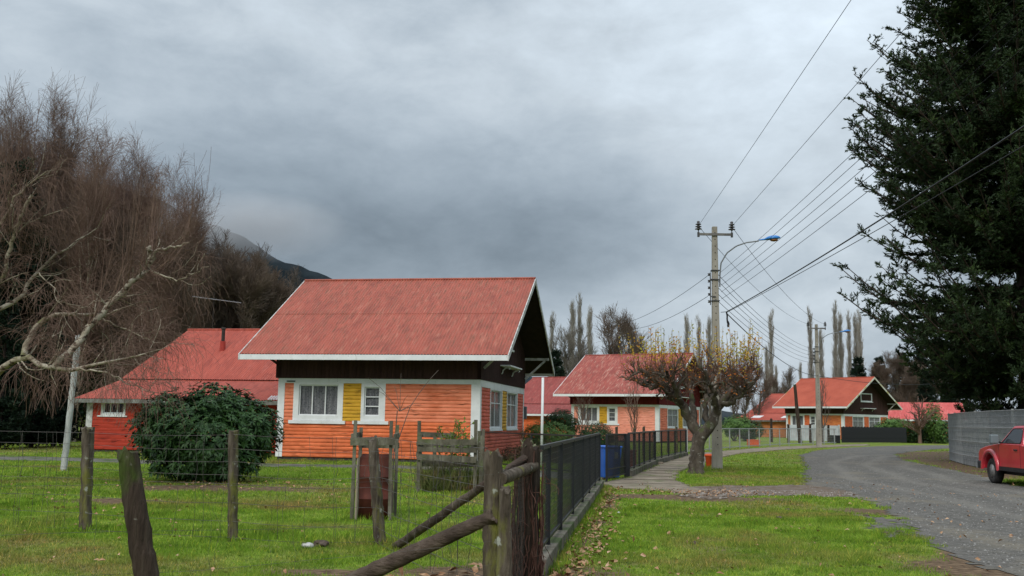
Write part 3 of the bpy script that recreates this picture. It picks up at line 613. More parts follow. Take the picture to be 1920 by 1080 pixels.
LP, LR = limbset(limbs, 14); LR *= .8; LP[:, 1:-1] += rng.normal(size=LP[:, 1:-1].shape)*.025
sub = grow(LP, LR, 120, .25, 1, .9, 1.3, 7, up=.10, wig=.16, rr=.32, rend=.006)
shoot = grow(LP[[0, 3, 4, 5, 6, 7, 9]], LR[[0, 3, 4, 5, 6, 7, 9]], 90, .35, 1, .8, 2.7, 8, up=.38, wig=.05, rr=.25, rend=.004, taper=.2)
sh2 = grow(*shoot, 900, .15, .95, .5, .9, 5, up=.14, wig=.07, rr=.45, rend=.0035)
tw1 = grow(*sub, 1500, .1, 1, 1.0, .8, 6, up=-.10, wig=.16, rr=.5, rend=.0035)
tw2 = grow(*tw1, 4200, .2, 1, .7, .7, 5, up=-.28, wig=.1, rr=.6, rend=.003, taper=.1)
btree = thing('birch_tree', tuple(base), 'nearest birch with cut pale limbs and hanging reddish twigs, at the left edge', 'tree')
link('trunk', npmesh('trunk', *offs([tubes(LP, LR, 8)], base), True), bark_b, btree)
link('branch', npmesh('branch', *offs([tubes(*sub, 5)], base)), bark_b, btree)
link('crown', npmesh('crown', *offs([tubes(*shoot, 4), tubes(*tw1), tubes(*tw2), tubes(*sh2)], base)), tw_red, btree)
# ---- upright bare birch / alder prototypes
def bare(h, nl, spread, ntw, rt, rend, tm, ttm, upb=.22, droop=0, seed_t0=.25, kind=0):
    tp = np.array([[(0, 0, 0), (rng.normal()*.1, rng.normal()*.1, h*.3), (rng.normal()*.25, rng.normal()*.25, h*.65), (rng.normal()*.3, rng.normal()*.3, h)]]); P = resample(tp[0], 10)[None]; R = np.linspace(rt, rend*2, 10)[None]
    l1 = grow(P, R, nl, seed_t0, .98, spread, h*.42, 8, up=upb, wig=.07, rr=.6, rend=rend*1.6, taper=.55)
    l2 = grow(*l1, nl*9, .15, 1, .6, h*.16, 6, up=upb*.7, wig=.09, rr=.6, rend=rend*1.1)
    l3 = grow(*l2, ntw, .1, 1, .6, h*.085, 4, up=.05-droop, wig=.12, rr=.7, rend=rend)
    parts = [('trunk', npmesh('trunk', *cat([tubes(P, R, 7), tubes(*l1, 5)]), True), tm), ('crown', npmesh('crown', *cat([tubes(*l2), tubes(*l3)])), ttm)]
    return parts
def place(parts, spots, name, catg, group, label=None):
    """spots: (x, y, rz, scale, label)"""
    for x, y, rz, sc, lb in spots: treething(name, (x, y, 0), lb or label, catg, group, parts, rz, sc)
B1 = bare(17, 34, .5, 8000, .2, .0055, bark_b, tw_red, upb=.24, droop=.22, seed_t0=.14)
B2 = bare(17, 30, .40, 5200, .18, .0052, bark_b, tw_red, upb=.32, droop=.10, seed_t0=.16)
B3 = bare(17, 40, .5, 9500, .22, .0062, bark_b, tw_brn, upb=.28, droop=.15, seed_t0=.14)
g = 'bare birches in the thicket at the left'
def px(p, dep): return dp(p, 700, dep)[0]
lbB = 'tall bare reddish birch in the thicket left of the red rear wing'
def tb(p, y, dep, rz): q = dp(p, y, dep); return (q[0], dep, rz, q[2]/21.3, None)
place(B1, [tb(95, 175, 66, 0), tb(205, 235, 64, 1), tb(262, 280, 66, 2), tb(150, 215, 74, 2.2), tb(15, 205, 70, 3), tb(335, 300, 72, 4), tb(-40, 200, 62, 5), tb(300, 330, 60, 2.9)], 'birch_tree', 'tree', g, lbB)
place(B2, [tb(50, 165, 63, .4), tb(128, 168, 68, 1.4), tb(178, 260, 61, 2.7), tb(232, 260, 72, 3.4), tb(292, 290, 68, .9), tb(365, 335, 66, 1.9), tb(-15, 215, 76, 1.1)], 'birch_tree', 'tree', g, lbB)
place(B3, [tb(70, 300, 61, .4), tb(160, 330, 62.5, 1.4), tb(240, 380, 62, 2.7), tb(330, 400, 64, 3.4), tb(0, 330, 60, .9)], 'birch_tree', 'tree', g, lbB)
# darker wood behind
C1 = bare(14, 34, .7, 8500, .2, .012, bark_g, tw_dk, upb=.18, droop=.05, seed_t0=.15)
C2 = bare(13, 34, .75, 8500, .2, .012, bark_g, tw_brn, upb=.16, droop=.02, seed_t0=.12)
g = 'dark bare trees standing behind the red rear wing'; lb = 'dark rounded bare tree in the wood behind the red rear wing'
def tc(p, y, dep, rz): q = dp(p, y, dep); return (q[0], dep, rz, q[2]/16.6, None)
place(C1, [tc(395, 440, 78, 0), tc(440, 445, 80, 1), tc(485, 470, 84, 2), tc(525, 505, 86, 3), tc(552, 560, 88, 5.1), tc(340, 430, 76, 4), tc(250, 480, 74, 5), tc(150, 520, 78, .5), tc(60, 500, 80, 1.5)], 'bare_tree', 'tree', g, lb)
place(C2, [tc(415, 432, 82, .3), tc(432, 432, 77, 2.2), tc(468, 448, 79, 4.4), tc(505, 478, 81, .7), tc(540, 525, 83, 3.1), tc(462, 455, 76, 1.3), tc(505, 490, 80, 2.3), tc(375, 460, 74, 3.3), tc(300, 520, 73, 4.3), tc(200, 540, 75, 5.3), tc(100, 560, 77, .8), tc(10, 540, 79, 1.9), tc(-40, 540, 74, 1.2)], 'bare_tree', 'tree', g, lb)
# ---- poplars
def poplar(h):
    P = resample([(0, 0, 0), (.1, 0, h*.5), (0, .1, h)], 14)[None]; R = np.linspace(.26, .03, 14)[None]
    l1 = grow(P, R, 90, .08, .97, .38, h*.24, 7, up=.42, wig=.06, rr=.35, rend=.018, taper=.6)
    l2 = grow(*l1, 900, .1, 1, .35, h*.08, 5, up=.4, wig=.08, rr=.6, rend=.013)
    l3 = grow(*l2, 2400, .1, 1, .4, h*.045, 4, up=.25, wig=.1, rr=.7, rend=.009)
    return [('trunk', npmesh('trunk', *tubes(P, R, 6)), bark_g), ('crown', npmesh('crown', *cat([tubes(*l1), tubes(*l2), tubes(*l3)])), tw_pop)]
PP = [poplar(20), poplar(20)]
pops = [(1073, 575, 175), (1088, 574, 178), (1107, 585, 172), (1034, 605, 190), (1287, 600, 190), (1311, 612, 200), (1330, 604, 185), (1445, 602, 170), (1437, 655, 185), (1518, 597, 165), (1538, 625, 170), (1566, 588, 160), (1575, 596, 163), (1590, 604, 170), (1603, 600, 166), (1612, 603, 160), (1501, 685, 200), (1480, 700, 210), (1455, 690, 205)]
for i, (p, py, dep) in enumerate(pops):
    q = dp(p, py, dep); lb = ('tall bare poplar left of the peach house roof' if p < 1200 else 'thin bare poplar showing above the pollarded tree' if p < 1340 else 'bare poplar standing between the two utility poles' if p < 1500 else 'tall bare poplar behind the orange-red roof')
    treething('poplar_tree', (q[0], q[1], 0), lb, 'tree', 'far poplars left of peach roof' if p < 1200 else 'far poplars over pollarded tree' if p < 1340 else 'far poplars between the poles' if p < 1500 else 'far poplars behind the orange-red roof', PP[i % 2], i*1.3, q[2]/20)
# ---- far rounded bare trees
R1 = bare(12, 24, .8, 2800, .25, .014, bark_g, tw_gry, upb=.12, seed_t0=.12)
R2 = bare(12, 24, .6, 2400, .22, .012, bark_g, tw_brn, upb=.2, seed_t0=.1)
def top(p, py, dep, rz, h=12.6, lb=None): q = dp(p, py, dep); return (q[0], q[1], rz, q[2]/h, lb)
place(R1, [top(1062, 625, 150, 0), top(1085, 640, 140, 2)], 'bare_tree', 'tree', 'pale bare trees left of the peach house', 'pale wide bare tree under the poplars left of the peach house')
place(R2, [top(1140, 612, 135, 1), top(1165, 606, 130, 2), top(1178, 622, 133, 3)], 'bare_tree', 'tree', 'dark bare trees over the peach roof', 'dark bare tree rising over the peach house roof')
place(R2, [top(1395, 700, 130, 1), top(1420, 694, 140, 2), top(1450, 715, 150, 3), top(1480, 705, 160, 4), top(1375, 690, 145, 5), top(1465, 735, 165, 0), top(1500, 730, 185, 1)], 'bare_tree', 'tree', 'bare trees behind the low red roof', 'low dark bare tree behind the roofs between the two poles')
C2b = [(a, b, m_) for (a, b, _), m_ in zip(C2, (bark_g, tw_brn))]
place(C2b, [top(1650, 690, 165, 1, 13.8), top(1682, 672, 175, 2, 13.8), top(1715, 690, 170, 3, 13.8), top(1745, 700, 180, 4, 13.8), top(1700, 715, 168, 5, 13.8)], 'bare_tree', 'tree', 'brown bare trees behind the farthest roof', 'brown bare tree behind the bright pink-red roof')
# ---- conifers
needle = M('fir_needles', [(.012, .024, .010), (.024, .044, .017), (.045, .075, .022)], scale=.9, detail=6, rough=.6, spec=.2, lo=.3, hi=.7, layers=[((.085, .135, .034), .7, (1, 1, 1), .56, .72), ((.035, .024, .013), 2.6, (1, 1, 1), .64, .76)])
needle_d = M('dark_needles', [(.008, .020, .012), (.018, .036, .018)], scale=.5, rough=.7)
firbark = M('fir_bark', [(.03, .02, .015), (.07, .05, .04)], scale=6, stretch=(1, 1, .3), bump=.5)
def fir(h, rad, nb, ns, nt, nn, nl, nw, z0=.04):
    """rad(z, azimuth) -> bough reach"""
    P = resample([(0, 0, 0), (.1, .1, h*.5), (0, 0, h)], 16)[None]; R = np.linspace(.02*h, .03, 16)[None]
    z = h*(z0+(1-z0)*(rng.uniform(0, 1, nb)**1.15)*.97); wh = h*.034; z = np.round(z/wh)*wh+rng.normal(size=nb)*wh*.13; az = rng.uniform(0, 2*np.pi, nb); rr = rad(z, az)*rng.uniform(.80, 1.06, nb)
    K = 9; t = np.linspace(0, 1, K)[None]; dirx = np.cos(az)[:, None]; diry = np.sin(az)[:, None]
    sag = rng.uniform(.10, .30, nb)[:, None]*np.clip(1.2-z/h, .2, 1)[:, None]; rise = rng.uniform(.0, .25, nb)[:, None]
    r = rr[:, None]*t; zz = z[:, None]+rr[:, None]*(rise*t-sag*1.6*t*(1-.75*t)+.16*np.maximum(t-.75, 0)*4*t)
    wob = rng.normal(size=(nb, 1))*.12*t*rr[:, None]
    B = np.stack([dirx*r-diry*wob, diry*r+dirx*wob, np.maximum(zz, .5)], -1); BR = np.linspace(1, .15, K)[None]*(.012*rr+.015)[:, None]
    s1 = grow(B, BR, nb*ns, .18, 1, .85, 1.15, 5, up=-.06, wig=.08, rr=.5, rend=.006, taper=.74, side=(1, 1, .22))
    s1[0][:, 1:, 2] += np.linspace(0, .12, 5)[None]
    s2 = grow(*s1, nt, .05, 1, .7, .36, 3, up=-.02, wig=.1, rr=.6, rend=.004, taper=.3, side=(1, 1, .35))
    L = []
    for (Q, _), m_, ln in ((s1, nn//3, nl), (s2, nn, nl), ((B, BR), nn//4, nl*1.9)):
        k = Q.shape[1]; idx = rng.choice(len(Q), m_); tt = rng.uniform(.1, 1 if ln == nl else .74, m_)*(k-1); i = np.minimum(tt.astype(int), k-2); f = (tt-i)[:, None]
        p = Q[idx, i]*(1-f)+Q[idx, i+1]*f; d = unit(unit(Q[idx, i+1]-Q[idx, i])+rng.normal(size=(m_, 3))*.38+np.array([0, 0, .10]))
        L.append(leaves(p, d, ln*rng.uniform(.6, 1.3, m_), nw*ln/nl*rng.uniform(.7, 1.3, m_)))
    return [('trunk', npmesh('trunk', *tubes(P, R, 9), True), firbark), ('branch', npmesh('branch', *cat([tubes(B, BR, 4), tubes(*s1), tubes(*s2)])), firbark), ('crown', npmesh('crown', *cat(L)), needle)]
def rad1(z, az):
    zz = np.array([0, 2.2, 2.8, 3.9, 5.2, 6.4, 7.6, 9.5, 11.5, 12.8, 14.3, 15.6, 17, 18.7, 20.5, 23, 27, 31, 34]); rr = .94*np.array([3., 3.4, 4.2, 5.4, 7.0, 8.5, 7.6, 7.1, 7.1, 7.5, 8.1, 8.1, 7.3, 7.0, 5.9, 5.2, 3.8, 1.8, .3])
    return np.interp(z, zz, rr)*(1+.04*np.sin(3*az+z*.7)+.03*np.sin(7*az+z*1.9))
F1p = fir(34, rad1, 860, 24, 88000, 1150000, .16, .04, z0=.07)
treething('fir_tree', (24.0, 46.5, 0), 'huge dark fir filling the right edge above the red pickup', 'tree', None, F1p)
def rad2(z, az): return np.interp(z, [0, 2, 4, 8, 14, 18], [2.5, 4.2, 4.6, 3.8, 2.0, .2])*(1+.08*np.sin(4*az+z))
F2p = fir(18, rad2, 220, 18, 14000, 190000, .2, .055, z0=.12)
treething('fir_tree', (28.8, 47.0, 0), 'smaller green fir behind the grey enclosure beside the huge fir', 'tree', None, F2p)
F3 = [(n_, me_, (needle_d if n_ == 'crown' else mt_)) for n_, me_, mt_ in fir(16, lambda z, az: np.interp(z, [0, 2, 5, 10, 16], [2.5, 3.6, 3.3, 2.0, .2]), 150, 12, 5000, 95000, .26, .075, z0=.05)]
def topf(p, py, dep, rz, lb): q = dp(p, py, dep); return (q[0], q[1], rz, q[2]/16, lb)
place(F3, [topf(1608, 668, 150, 0, None), topf(1648, 668, 182, 1, None), topf(1692, 660, 188, 2, None), topf(1725, 650, 190, 3, None), topf(1760, 640, 185, 4, None), topf(1790, 650, 178, 5, None), topf(1735, 690, 160, 2, None), topf(1780, 700, 160, 1, None)],
      'fir_tree', 'tree', 'dark firs behind the farthest roof', 'dark fir in the wood behind the bright pink-red roof')
place(F3, [topf(1041, 655, 130, 0, None), topf(1052, 690, 125, 2, None)], 'fir_tree', 'tree', 'small dark firs left of the peach house', 'small dark fir between the near gable and the peach house')
place(F3, [topf(-10, 330, 58, 1, None), topf(38, 300, 60, 2, None), topf(18, 560, 47, 2, None), topf(75, 610, 50, 2, None), topf(115, 625, 52, 0, None)], 'fir_tree', 'tree', 'dark firs inside the left thicket', 'dark fir half hidden inside the bare thicket at the left')
# ---- pollarded street tree
pb = at(1305, 888); pc = np.array([pb[0], pb[1], 0.])
def rel(p, py, dy): q = dp(p, py, pb[1]+dy); return (q[0]-pb[0], q[1]-pb[1], q[2])
L_ = [([(0, 0, -.05), (0, 0, .25), rel(1307, 850, 0), rel(1311, 815, 0)], .28, .21),
      ([rel(1311, 822, 0), rel(1298, 790, .1), rel(1282, 765, 0), rel(1262, 742, -.1), rel(1240, 722, -.2), rel(1218, 705, -.2), rel(1201, 693, -.2)], .19, .06),
      ([rel(1311, 822, 0), rel(1330, 800, -.1), rel(1343, 778, -.1), rel(1352, 755, -.1), rel(1372, 730, 0), rel(1392, 705, 0), rel(1412, 690, 0)], .20, .06),
      ([rel(1300, 800, .1), rel(1302, 770, .4), rel(1296, 740, .8), rel(1290, 715, 1.2), rel(1284, 700, 1.4)], .13, .06),
      ([rel(1284, 768, 0), rel(1272, 740, -.5), rel(1262, 715, -1.0), rel(1250, 697, -1.4)], .12, .05),
      ([rel(1262, 742, -.1), rel(1252, 728, .4), rel(1232, 712, .9), rel(1222, 692, 1.2)], .10, .05),
      ([rel(1345, 775, -.1), rel(1340, 745, -.6), rel(1330, 720, -1.1), rel(1322, 695, -1.5)], .12, .05),
      ([rel(1330, 800, -.1), rel(1322, 765, .3), rel(1325, 735, .8), rel(1336, 708, 1.3), rel(1345, 690, 1.6)], .12, .05),
      ([rel(1352, 755, -.1), rel(1370, 748, .5), rel(1388, 735, .9), rel(1404, 712, 1.2)], .10, .05),
      ([rel(1352, 758, -.1), rel(1378, 752, -.7), rel(1395, 735, -1.1), rel(1400, 715, -1.4)], .09, .05),
      ([rel(1240, 722, -.2), rel(1222, 728, -.1), rel(1204, 722, 0), rel(1190, 712, 0)], .08, .04)]
PP_, PR_ = limbset(L_, 14); PP_[1:, 1:-1] += rng.normal(size=PP_[1:, 1:-1].shape)*.03
PR_ *= 1+rng.normal(size=PR_.shape)*.09
PR_[0, 0] = .36; PR_[0, 1] = .31
kn = grow(PP_[1:], PR_[1:], 130, .45, 1, .95, .85, 6, up=.16, wig=.28, rr=.6, rend=.022, taper=.3)
kn2 = grow(*kn, 420, .3, 1, .9, .5, 5, up=.12, wig=.32, rr=.6, rend=.009)
ok_ = kn2[0][:, -1, 2] > 2.35; kn2 = (kn2[0][ok_], kn2[1][ok_])
sh = grow(*kn2, 620, .3, 1, .6, .9, 7, up=.5, wig=.07, rr=.5, rend=.0042, power=0)
# stretch every shoot to the clipped flat top
z0 = sh[0][:, 0, 2]; want = rng.normal(4.3, .38, len(z0)); want = np.where(rng.random(len(z0)) < .62, rng.normal(3.45, .28, len(z0)), want); hgt = sh[0][:, -1, 2]-z0
keep = (hgt > .3) & (want > z0+.25); sh = (sh[0][keep], sh[1][keep]); z0, want, hgt = z0[keep], np.minimum(want, 4.98)[keep], hgt[keep]
Q = sh[0].copy(); Q[:, :, 2] = z0[:, None]+(Q[:, :, 2]-z0[:, None])*((want-z0)/hgt)[:, None]; sh = (Q, sh[1])
st2 = grow(*kn2, 1900, .1, 1, .9, .42, 4, up=.16, wig=.2, rr=.5, rend=.0035)
tall = np.where(want > 4.0)[0]; nlf = 2100; ii = rng.choice(tall, nlf); tt = rng.beta(3.2, 1.3, nlf)*7; i_ = np.minimum(tt.astype(int), 6); f_ = (tt-i_)[:, None]
pp = Q[ii, i_]*(1-f_)+Q[ii, i_+1]*f_; dd = unit(rdir(nlf, -.3, .9)+np.array([0, 0, .3])); lv = leaves(pp, dd, rng.uniform(.07, .13, nlf), rng.uniform(.03, .05, nlf))
n2_ = 650; i2 = rng.integers(0, len(st2[0]), n2_); lv2 = leaves(st2[0][i2, 3], rdir(n2_, -.8, .6), rng.uniform(.06, .11, n2_), rng.uniform(.03, .05, n2_))
pol = thing('pollarded_tree', tuple(pc), 'pollarded tree with thick knobbly limbs and yellow-tipped upright shoots beside the footpath', 'tree')
barkp = M('pollard_bark', [(.03, .024, .018), (.075, .06, .045), (.13, .11, .088)], scale=4, stretch=(1, 1, .5), bump=.8, bscale=16, lo=.3, hi=.66, layers=[((.26, .25, .22), 5, (1, 1, 1.6), .60, .68), ((.07, .085, .03), 2, (1, 1, 1), .56, .7)])
link('trunk', npmesh('trunk', *tubes(PP_[:1], PR_[:1], 14), True), barkp, pol)
link('branch', npmesh('branch', *cat([tubes(PP_[1:], PR_[1:], 8), tubes(*kn, 6), tubes(*kn2, 5)]), True), barkp, pol)
link('shoots', npmesh('shoots', *cat([tubes(*sh), tubes(*st2)])), M('shoot_bark', [(.10, .045, .03), (.17, .09, .055)], scale=3), pol)
lfm = M('autumn_leaves', [(.55, .16, .02), (.62, .33, .03), (.45, .40, .05), (.25, .28, .05)], scale=1.3, detail=4, lo=.32, hi=.68, rough=.7, trans=.25)
link('leaves', npmesh('leaves', *lv), lfm, pol)
link('leaves', npmesh('leaves', *lv2), M('orange_leaves', [(.40, .09, .02), (.55, .20, .03)], scale=5, rough=.7, trans=.25), pol)
# ---- leafy shrubs
rhm = M('rhododendron_leaves', [(.010, .034, .007), (.024, .065, .013), (.05, .115, .025)], scale=6, detail=5, rough=.5, spec=.3, lo=.3, hi=.7, layers=[((.10, .15, .05), 9, (1, 1, 1), .62, .72)])
def shrub(name, loc, blobs, ntip, per, ll, lw, mat, label, group=None, stemm=None, fill=.75, catg='shrub', up=.5, flat=False):
    t = thing(name, loc, label, catg, group); P = []; Dn = []
    vol = np.array([b[3]*b[4]*b[5] for b in blobs]); ks = rng.choice(len(blobs), ntip, p=vol/vol.sum())
    bl = np.array(blobs)[ks]; d = rdir(ntip); rr = rng.uniform(fill, 1.05, ntip)**.6
    bump = 1+rng.normal(size=ntip)*.03+.17*np.sin(d[:, 0]*5+bl[:, 0]*3)*np.cos(d[:, 1]*6+d[:, 2]*4)
    p = bl[:, :3]+d*bl[:, 3:6]*(rr*bump)[:, None]; k = p[:, 2] > .06; p, d = p[k], d[k]
    n = len(p); pr = np.repeat(p, per, 0); ax_ = unit(np.repeat(d, per, 0)+np.array([0, 0, up])); a = np.tile(np.arange(per)*2*np.pi/per, n)+rng.uniform(0, 1, n*per)
    u = unit(np.cross(ax_, rdir(n*per))); v = np.cross(ax_, u); dirs = unit((u*np.cos(a)[:, None]+v*np.sin(a)[:, None])+ax_*rng.uniform(.0, .8, n*per)[:, None])
    V, F = leaves(pr, dirs, ll*rng.uniform(.7, 1.2, n*per), lw*rng.uniform(.8, 1.2, n*per), nrm=ax_)
    V = V.reshape(-1, 4, 3); V[:, 2, 2] -= ll*.25; V = V.reshape(-1, 3)
    link('foliage', npmesh('foliage', V, F), mat, t)
    c = np.array(blobs)[:, :3].mean(0); b0 = np.array([c[0], c[1], 0]); ns = 22
    ends = p[rng.choice(n, ns)]*.9; S_ = np.stack([resample([b0+rng.normal(size=3)*[.12, .12, 0], b0*.5+e*.5-np.array([0, 0, .1]), e], 6) for e in ends])
    link('stem', npmesh('stem', *tubes(S_, np.linspace(.03, .008, 6)[None].repeat(ns, 0), 5)), stemm or bark_g, t)
    return t
bx_, by_ = at(388, 903); sy = by_/1893.
def bl(px_, py_, dy, rx, ry, rz): q = dp(px_, py_, by_+dy); return (q[0]-bx_, q[1]-by_, q[2], rx*sy, ry*sy, rz*sy)
shrub('rhododendron_bush', (bx_, by_, 0), [bl(385, 815, 0, 110, 85, 75), bl(300, 810, .2, 52, 55, 52), bl(320, 770, 0, 45, 50, 36), bl(400, 755, 0, 52, 50, 38), bl(470, 800, .1, 52, 50, 50), bl(492, 815, .2, 32, 40, 38), bl(350, 860, -.1, 72, 60, 42), bl(430, 860, -.1, 60, 60, 42), bl(440, 765, .2, 42, 45, 32), bl(285, 800, 0, 34, 36, 30)],
      4600, 7, .15, .05, rhm, 'large glossy dark green rhododendron bush on the lawn before the red rear wing', fill=.45)
hedgem = M('hedge_leaves', [(.035, .085, .018), (.075, .15, .03), (.12, .21, .045)], scale=7, rough=.6, lo=.3, hi=.7, layers=[((.13, .11, .05), 2.2, (1, 1, 1), .66, .76)])
hedged = M('dark_hedge_leaves', [(.014, .038, .011), (.036, .078, .02)], scale=7, rough=.6)
hedgeb = M('brownish_hedge', [(.04, .035, .018), (.10, .06, .035), (.05, .06, .02)], scale=4, rough=.8)
def blb(dep, lst):
    s = dep/1893.; q0 = dp(lst[0][0], 830, dep); o = []
    for (a, b, dy, rx, ry, rz) in lst: q = dp(a, b, dep+dy); o.append((q[0]-q0[0], q[1]-q0[1], q[2], rx*s, ry*s, rz*s))
    return (q0[0], q0[1], 0), o
def mk(name, dep, lst, n, per, ll, lw, mat, label, **k):
    loc, o = blb(dep, lst); return shrub(name, loc, o, n, per, ll, lw, mat, label, **k)
mk('clipped_bush', 44, [(1030, 815, 0, 44, 40, 25), (1010, 820, 0, 34, 34, 28), (1056, 820, 0, 24, 30, 21)], 4500, 3, .07, .035, hedgem, 'bright green clipped low bush behind the black fence beside the white pole', fill=.6)
mk('clipped_bush', 47, [(1117, 815, 0, 32, 32, 24), (1105, 825, 0, 25, 30, 22), (1130, 822, 0, 22, 30, 20)], 3600, 3, .07, .035, hedged, 'dark green dome-shaped clipped bush in front of the peach wall', fill=.6)
mk('shrub', 50, [(1052, 785, 0, 26, 36, 17), (1072, 798, 0, 16, 26, 17), (1035, 792, 0, 20, 26, 13)], 1100, 5, .12, .035, hedged, 'loose dark shrub behind the two clipped bushes', fill=.3)
mk('shrub', 41, [(1030, 850, 0, 60, 20, 22), (975, 855, 0, 40, 20, 18), (1090, 848, 0, 40, 20, 18)], 3400, 3, .09, .03, hedgeb, 'brownish low hedge along the rear black fence', catg='hedge', fill=.5)
mk('shrub', 100, [(1385, 797, 0, 24, 30, 16), (1368, 800, 0, 16, 20, 18)], 1500, 4, .2, .08, hedgem, 'bright green shrub right of the concrete pole behind the grey railing', fill=.4)
mk('clipped_bush', 101, [(1412, 805, 0, 20, 30, 15), (1400, 812, 0, 16, 30, 16)], 1800, 4, .14, .06, hedged, 'dark clipped bush in front of the low ochre wing', fill=.5)
def hedge_run(x0, x1, py, dep0, dep1, rz): return [(x0+(x1-x0)*i/7, py+rng.normal()*3, dep0+(dep1-dep0)*i/7-dep0, 17, 22, rz+rng.normal()*2) for i in range(8)]
mk('hedge', 108, hedge_run(1655, 1770, 815, 108, 104, 19), 5200, 4, .2, .07, hedged, 'long dark hedge along the road in front of the pink-red roof', catg='hedge', fill=.35)
mk('shrub', 104, [(1748, 790, 0, 20, 30, 34), (1762, 810, 0, 16, 22, 25)], 1500, 4, .22, .08, hedgem, 'tall loose shrub with orange leaves beside the grey enclosure', fill=.3)
mk('shrub', 106, [(1672, 795, 0, 22, 30, 12), (1690, 798, 0, 22, 30, 12), (1650, 803, 0, 14, 20, 9)], 1300, 4, .2, .08, hedgem, 'low green shrub top showing over the dark hedge', fill=.3)
# evergreen undergrowth at the far left
for a, b, r1, r2, dep in ((30, 730, 60, 60, 60), (95, 740, 55, 60, 62), (-30, 740, 50, 70, 58), (205, 735, 40, 40, 66), (150, 700, 50, 60, 64)):
    mk('shrub', dep, [(a, b+40, 0, r1, r1, r2*.7), (a+15, b, .4, r1*.7, r1*.6, r2)], 1500, 4, .24, .09, hedged, 'dark evergreen shrub at the wood edge beyond the left lawn', group='evergreen shrubs at the left wood edge', fill=.2)
# small bare trees
def small_bare(name, px_, py_, dep, toppy, n1, mat, label, spread=.6, r=.05, up=.15, group=None, rend=.006):
    b = dp(px_, py_, dep); h = dp(px_, toppy, dep)[2]
    P = resample([(0, 0, 0), (rng.normal()*.05, 0, h*.3), (rng.normal()*.08, .05, h*.8)], 8)[None]; R = np.linspace(r, r*.3, 8)[None]
    a = grow(P, R, n1, .2, 1, spread, h*.5, 6, up=up, wig=.1, rr=.6, rend=rend); c = grow(*a, n1*7, .2, 1, .6, h*.2, 4, up=up, wig=.12, rr=.6, rend=rend*.8)
    return treething(name, (b[0], b[1], 0), label, 'tree', group, [('trunk', npmesh('trunk', *tubes(P, R, 6)), mat), ('crown', npmesh('crown', *cat([tubes(*a, 4), tubes(*c)])), mat)])
small_bare('sapling', 1090, 830, 56, 735, 16, tw_red, 'small bare sapling in front of the peach house windows', .5, rend=.008)
small_bare('sapling', 1190, 830, 58, 722, 18, tw_red, 'small reddish bare sapling before the blank peach wall', .5, rend=.008)
small_bare('bare_tree', 1725, 830, 103, 748, 30, tw_red, 'small dark pruned tree above the hedge before the pink-red roof', 1.0, .2, .1, rend=.03)
small_bare('bare_tree', 1543, 835, 95, 722, 12, tw_dk, 'thin bare tree just behind the farther concrete pole', .5, .10, .2, rend=.016)
for a, d_ in ((25, 60), (100, 61), (160, 63), (225, 66)):
    small_bare('bare_tree', a, 830, d_, 690, 34, tw_brn, 'low tangled bare tree at the wood edge beyond the left lawn', 1.0, .12, .02, 'tangled trees at the left wood edge', rend=.014)
# star shaped dry sapling near the wooden guard
sx, syy = at(735, 965); q0 = np.array([sx, syy, 0]); sp0 = np.array(dp(748, 742, syy))-q0
L3 = [([(0, 0, 0), np.array(dp(738, 850, syy))-q0, np.array(dp(745, 770, syy))-q0], .016, .009), ([np.array(dp(738, 850, syy))-q0, np.array(dp(770, 760, syy+.1))-q0, np.array(dp(798, 720, syy+.2))-q0, np.array(dp(822, 694, syy+.3))-q0], .010, .004)]
c_ = np.array(dp(750, 755, syy))-q0
for (a, b, dy) in ((700, 728, .2), (690, 708, -.1), (775, 770, .1), (740, 725, .3), (765, 742, -.4), (752, 700, .2), (790, 758, .3)): L3.append(([c_+(0, 0, -.15), c_*.4+.6*(np.array(dp(a, b, syy+dy))-q0), np.array(dp(a, b, syy+dy))-q0], .006, .003))
p3, r3 = limbset(L3, 7)
treething('sapling', tuple(q0), 'leafless star-shaped young sapling growing in the guard with the rusty sheet', 'tree', None, [('trunk', npmesh('trunk', *tubes(p3[:2], r3[:2], 6)), tw_dk), ('branch', npmesh('branch', *tubes(p3[2:], r3[2:], 4)), tw_dk)])
# ---- hill
yy, xx = np.meshgrid(np.linspace(1380, 2300, 60), np.linspace(-1500, 500, 160), indexing='ij')
ridge_x = np.array([-1500, -900, -600, -419, -361, -268, -180, -60, 60, 200, 500]); ridge_z = np.array([420, 400, 350, 280, 246, 209, 170, 110, 60, 25, 10])
hz = np.interp(xx, ridge_x, ridge_z)*np.clip(1-np.abs(yy-1500)/np.where(yy < 1500, 125, 800), 0, 1)**.8+(fnoise(xx, yy, 60, 3)-.5)*16+(vnoise(xx, yy, 11, 7)-.5)*6
k_ = xx.shape[1]; q = np.arange(xx.size).reshape(xx.shape); F = np.stack([q[:-1, :-1], q[:-1, 1:], q[1:, 1:], q[1:, :-1]], -1).reshape(-1, 4)
hillm = M('hazed_forest_hill', [(.006, .012, .017), (.018, .028, .034)], scale=.04, rough=.95, world=True)  # blue of the distant air put into the base colour
tag(link('hill', npmesh('hill', np.stack([xx, yy, np.maximum(hz-2, -3)], -1).reshape(-1, 3), F, True), hillm), kind='structure')
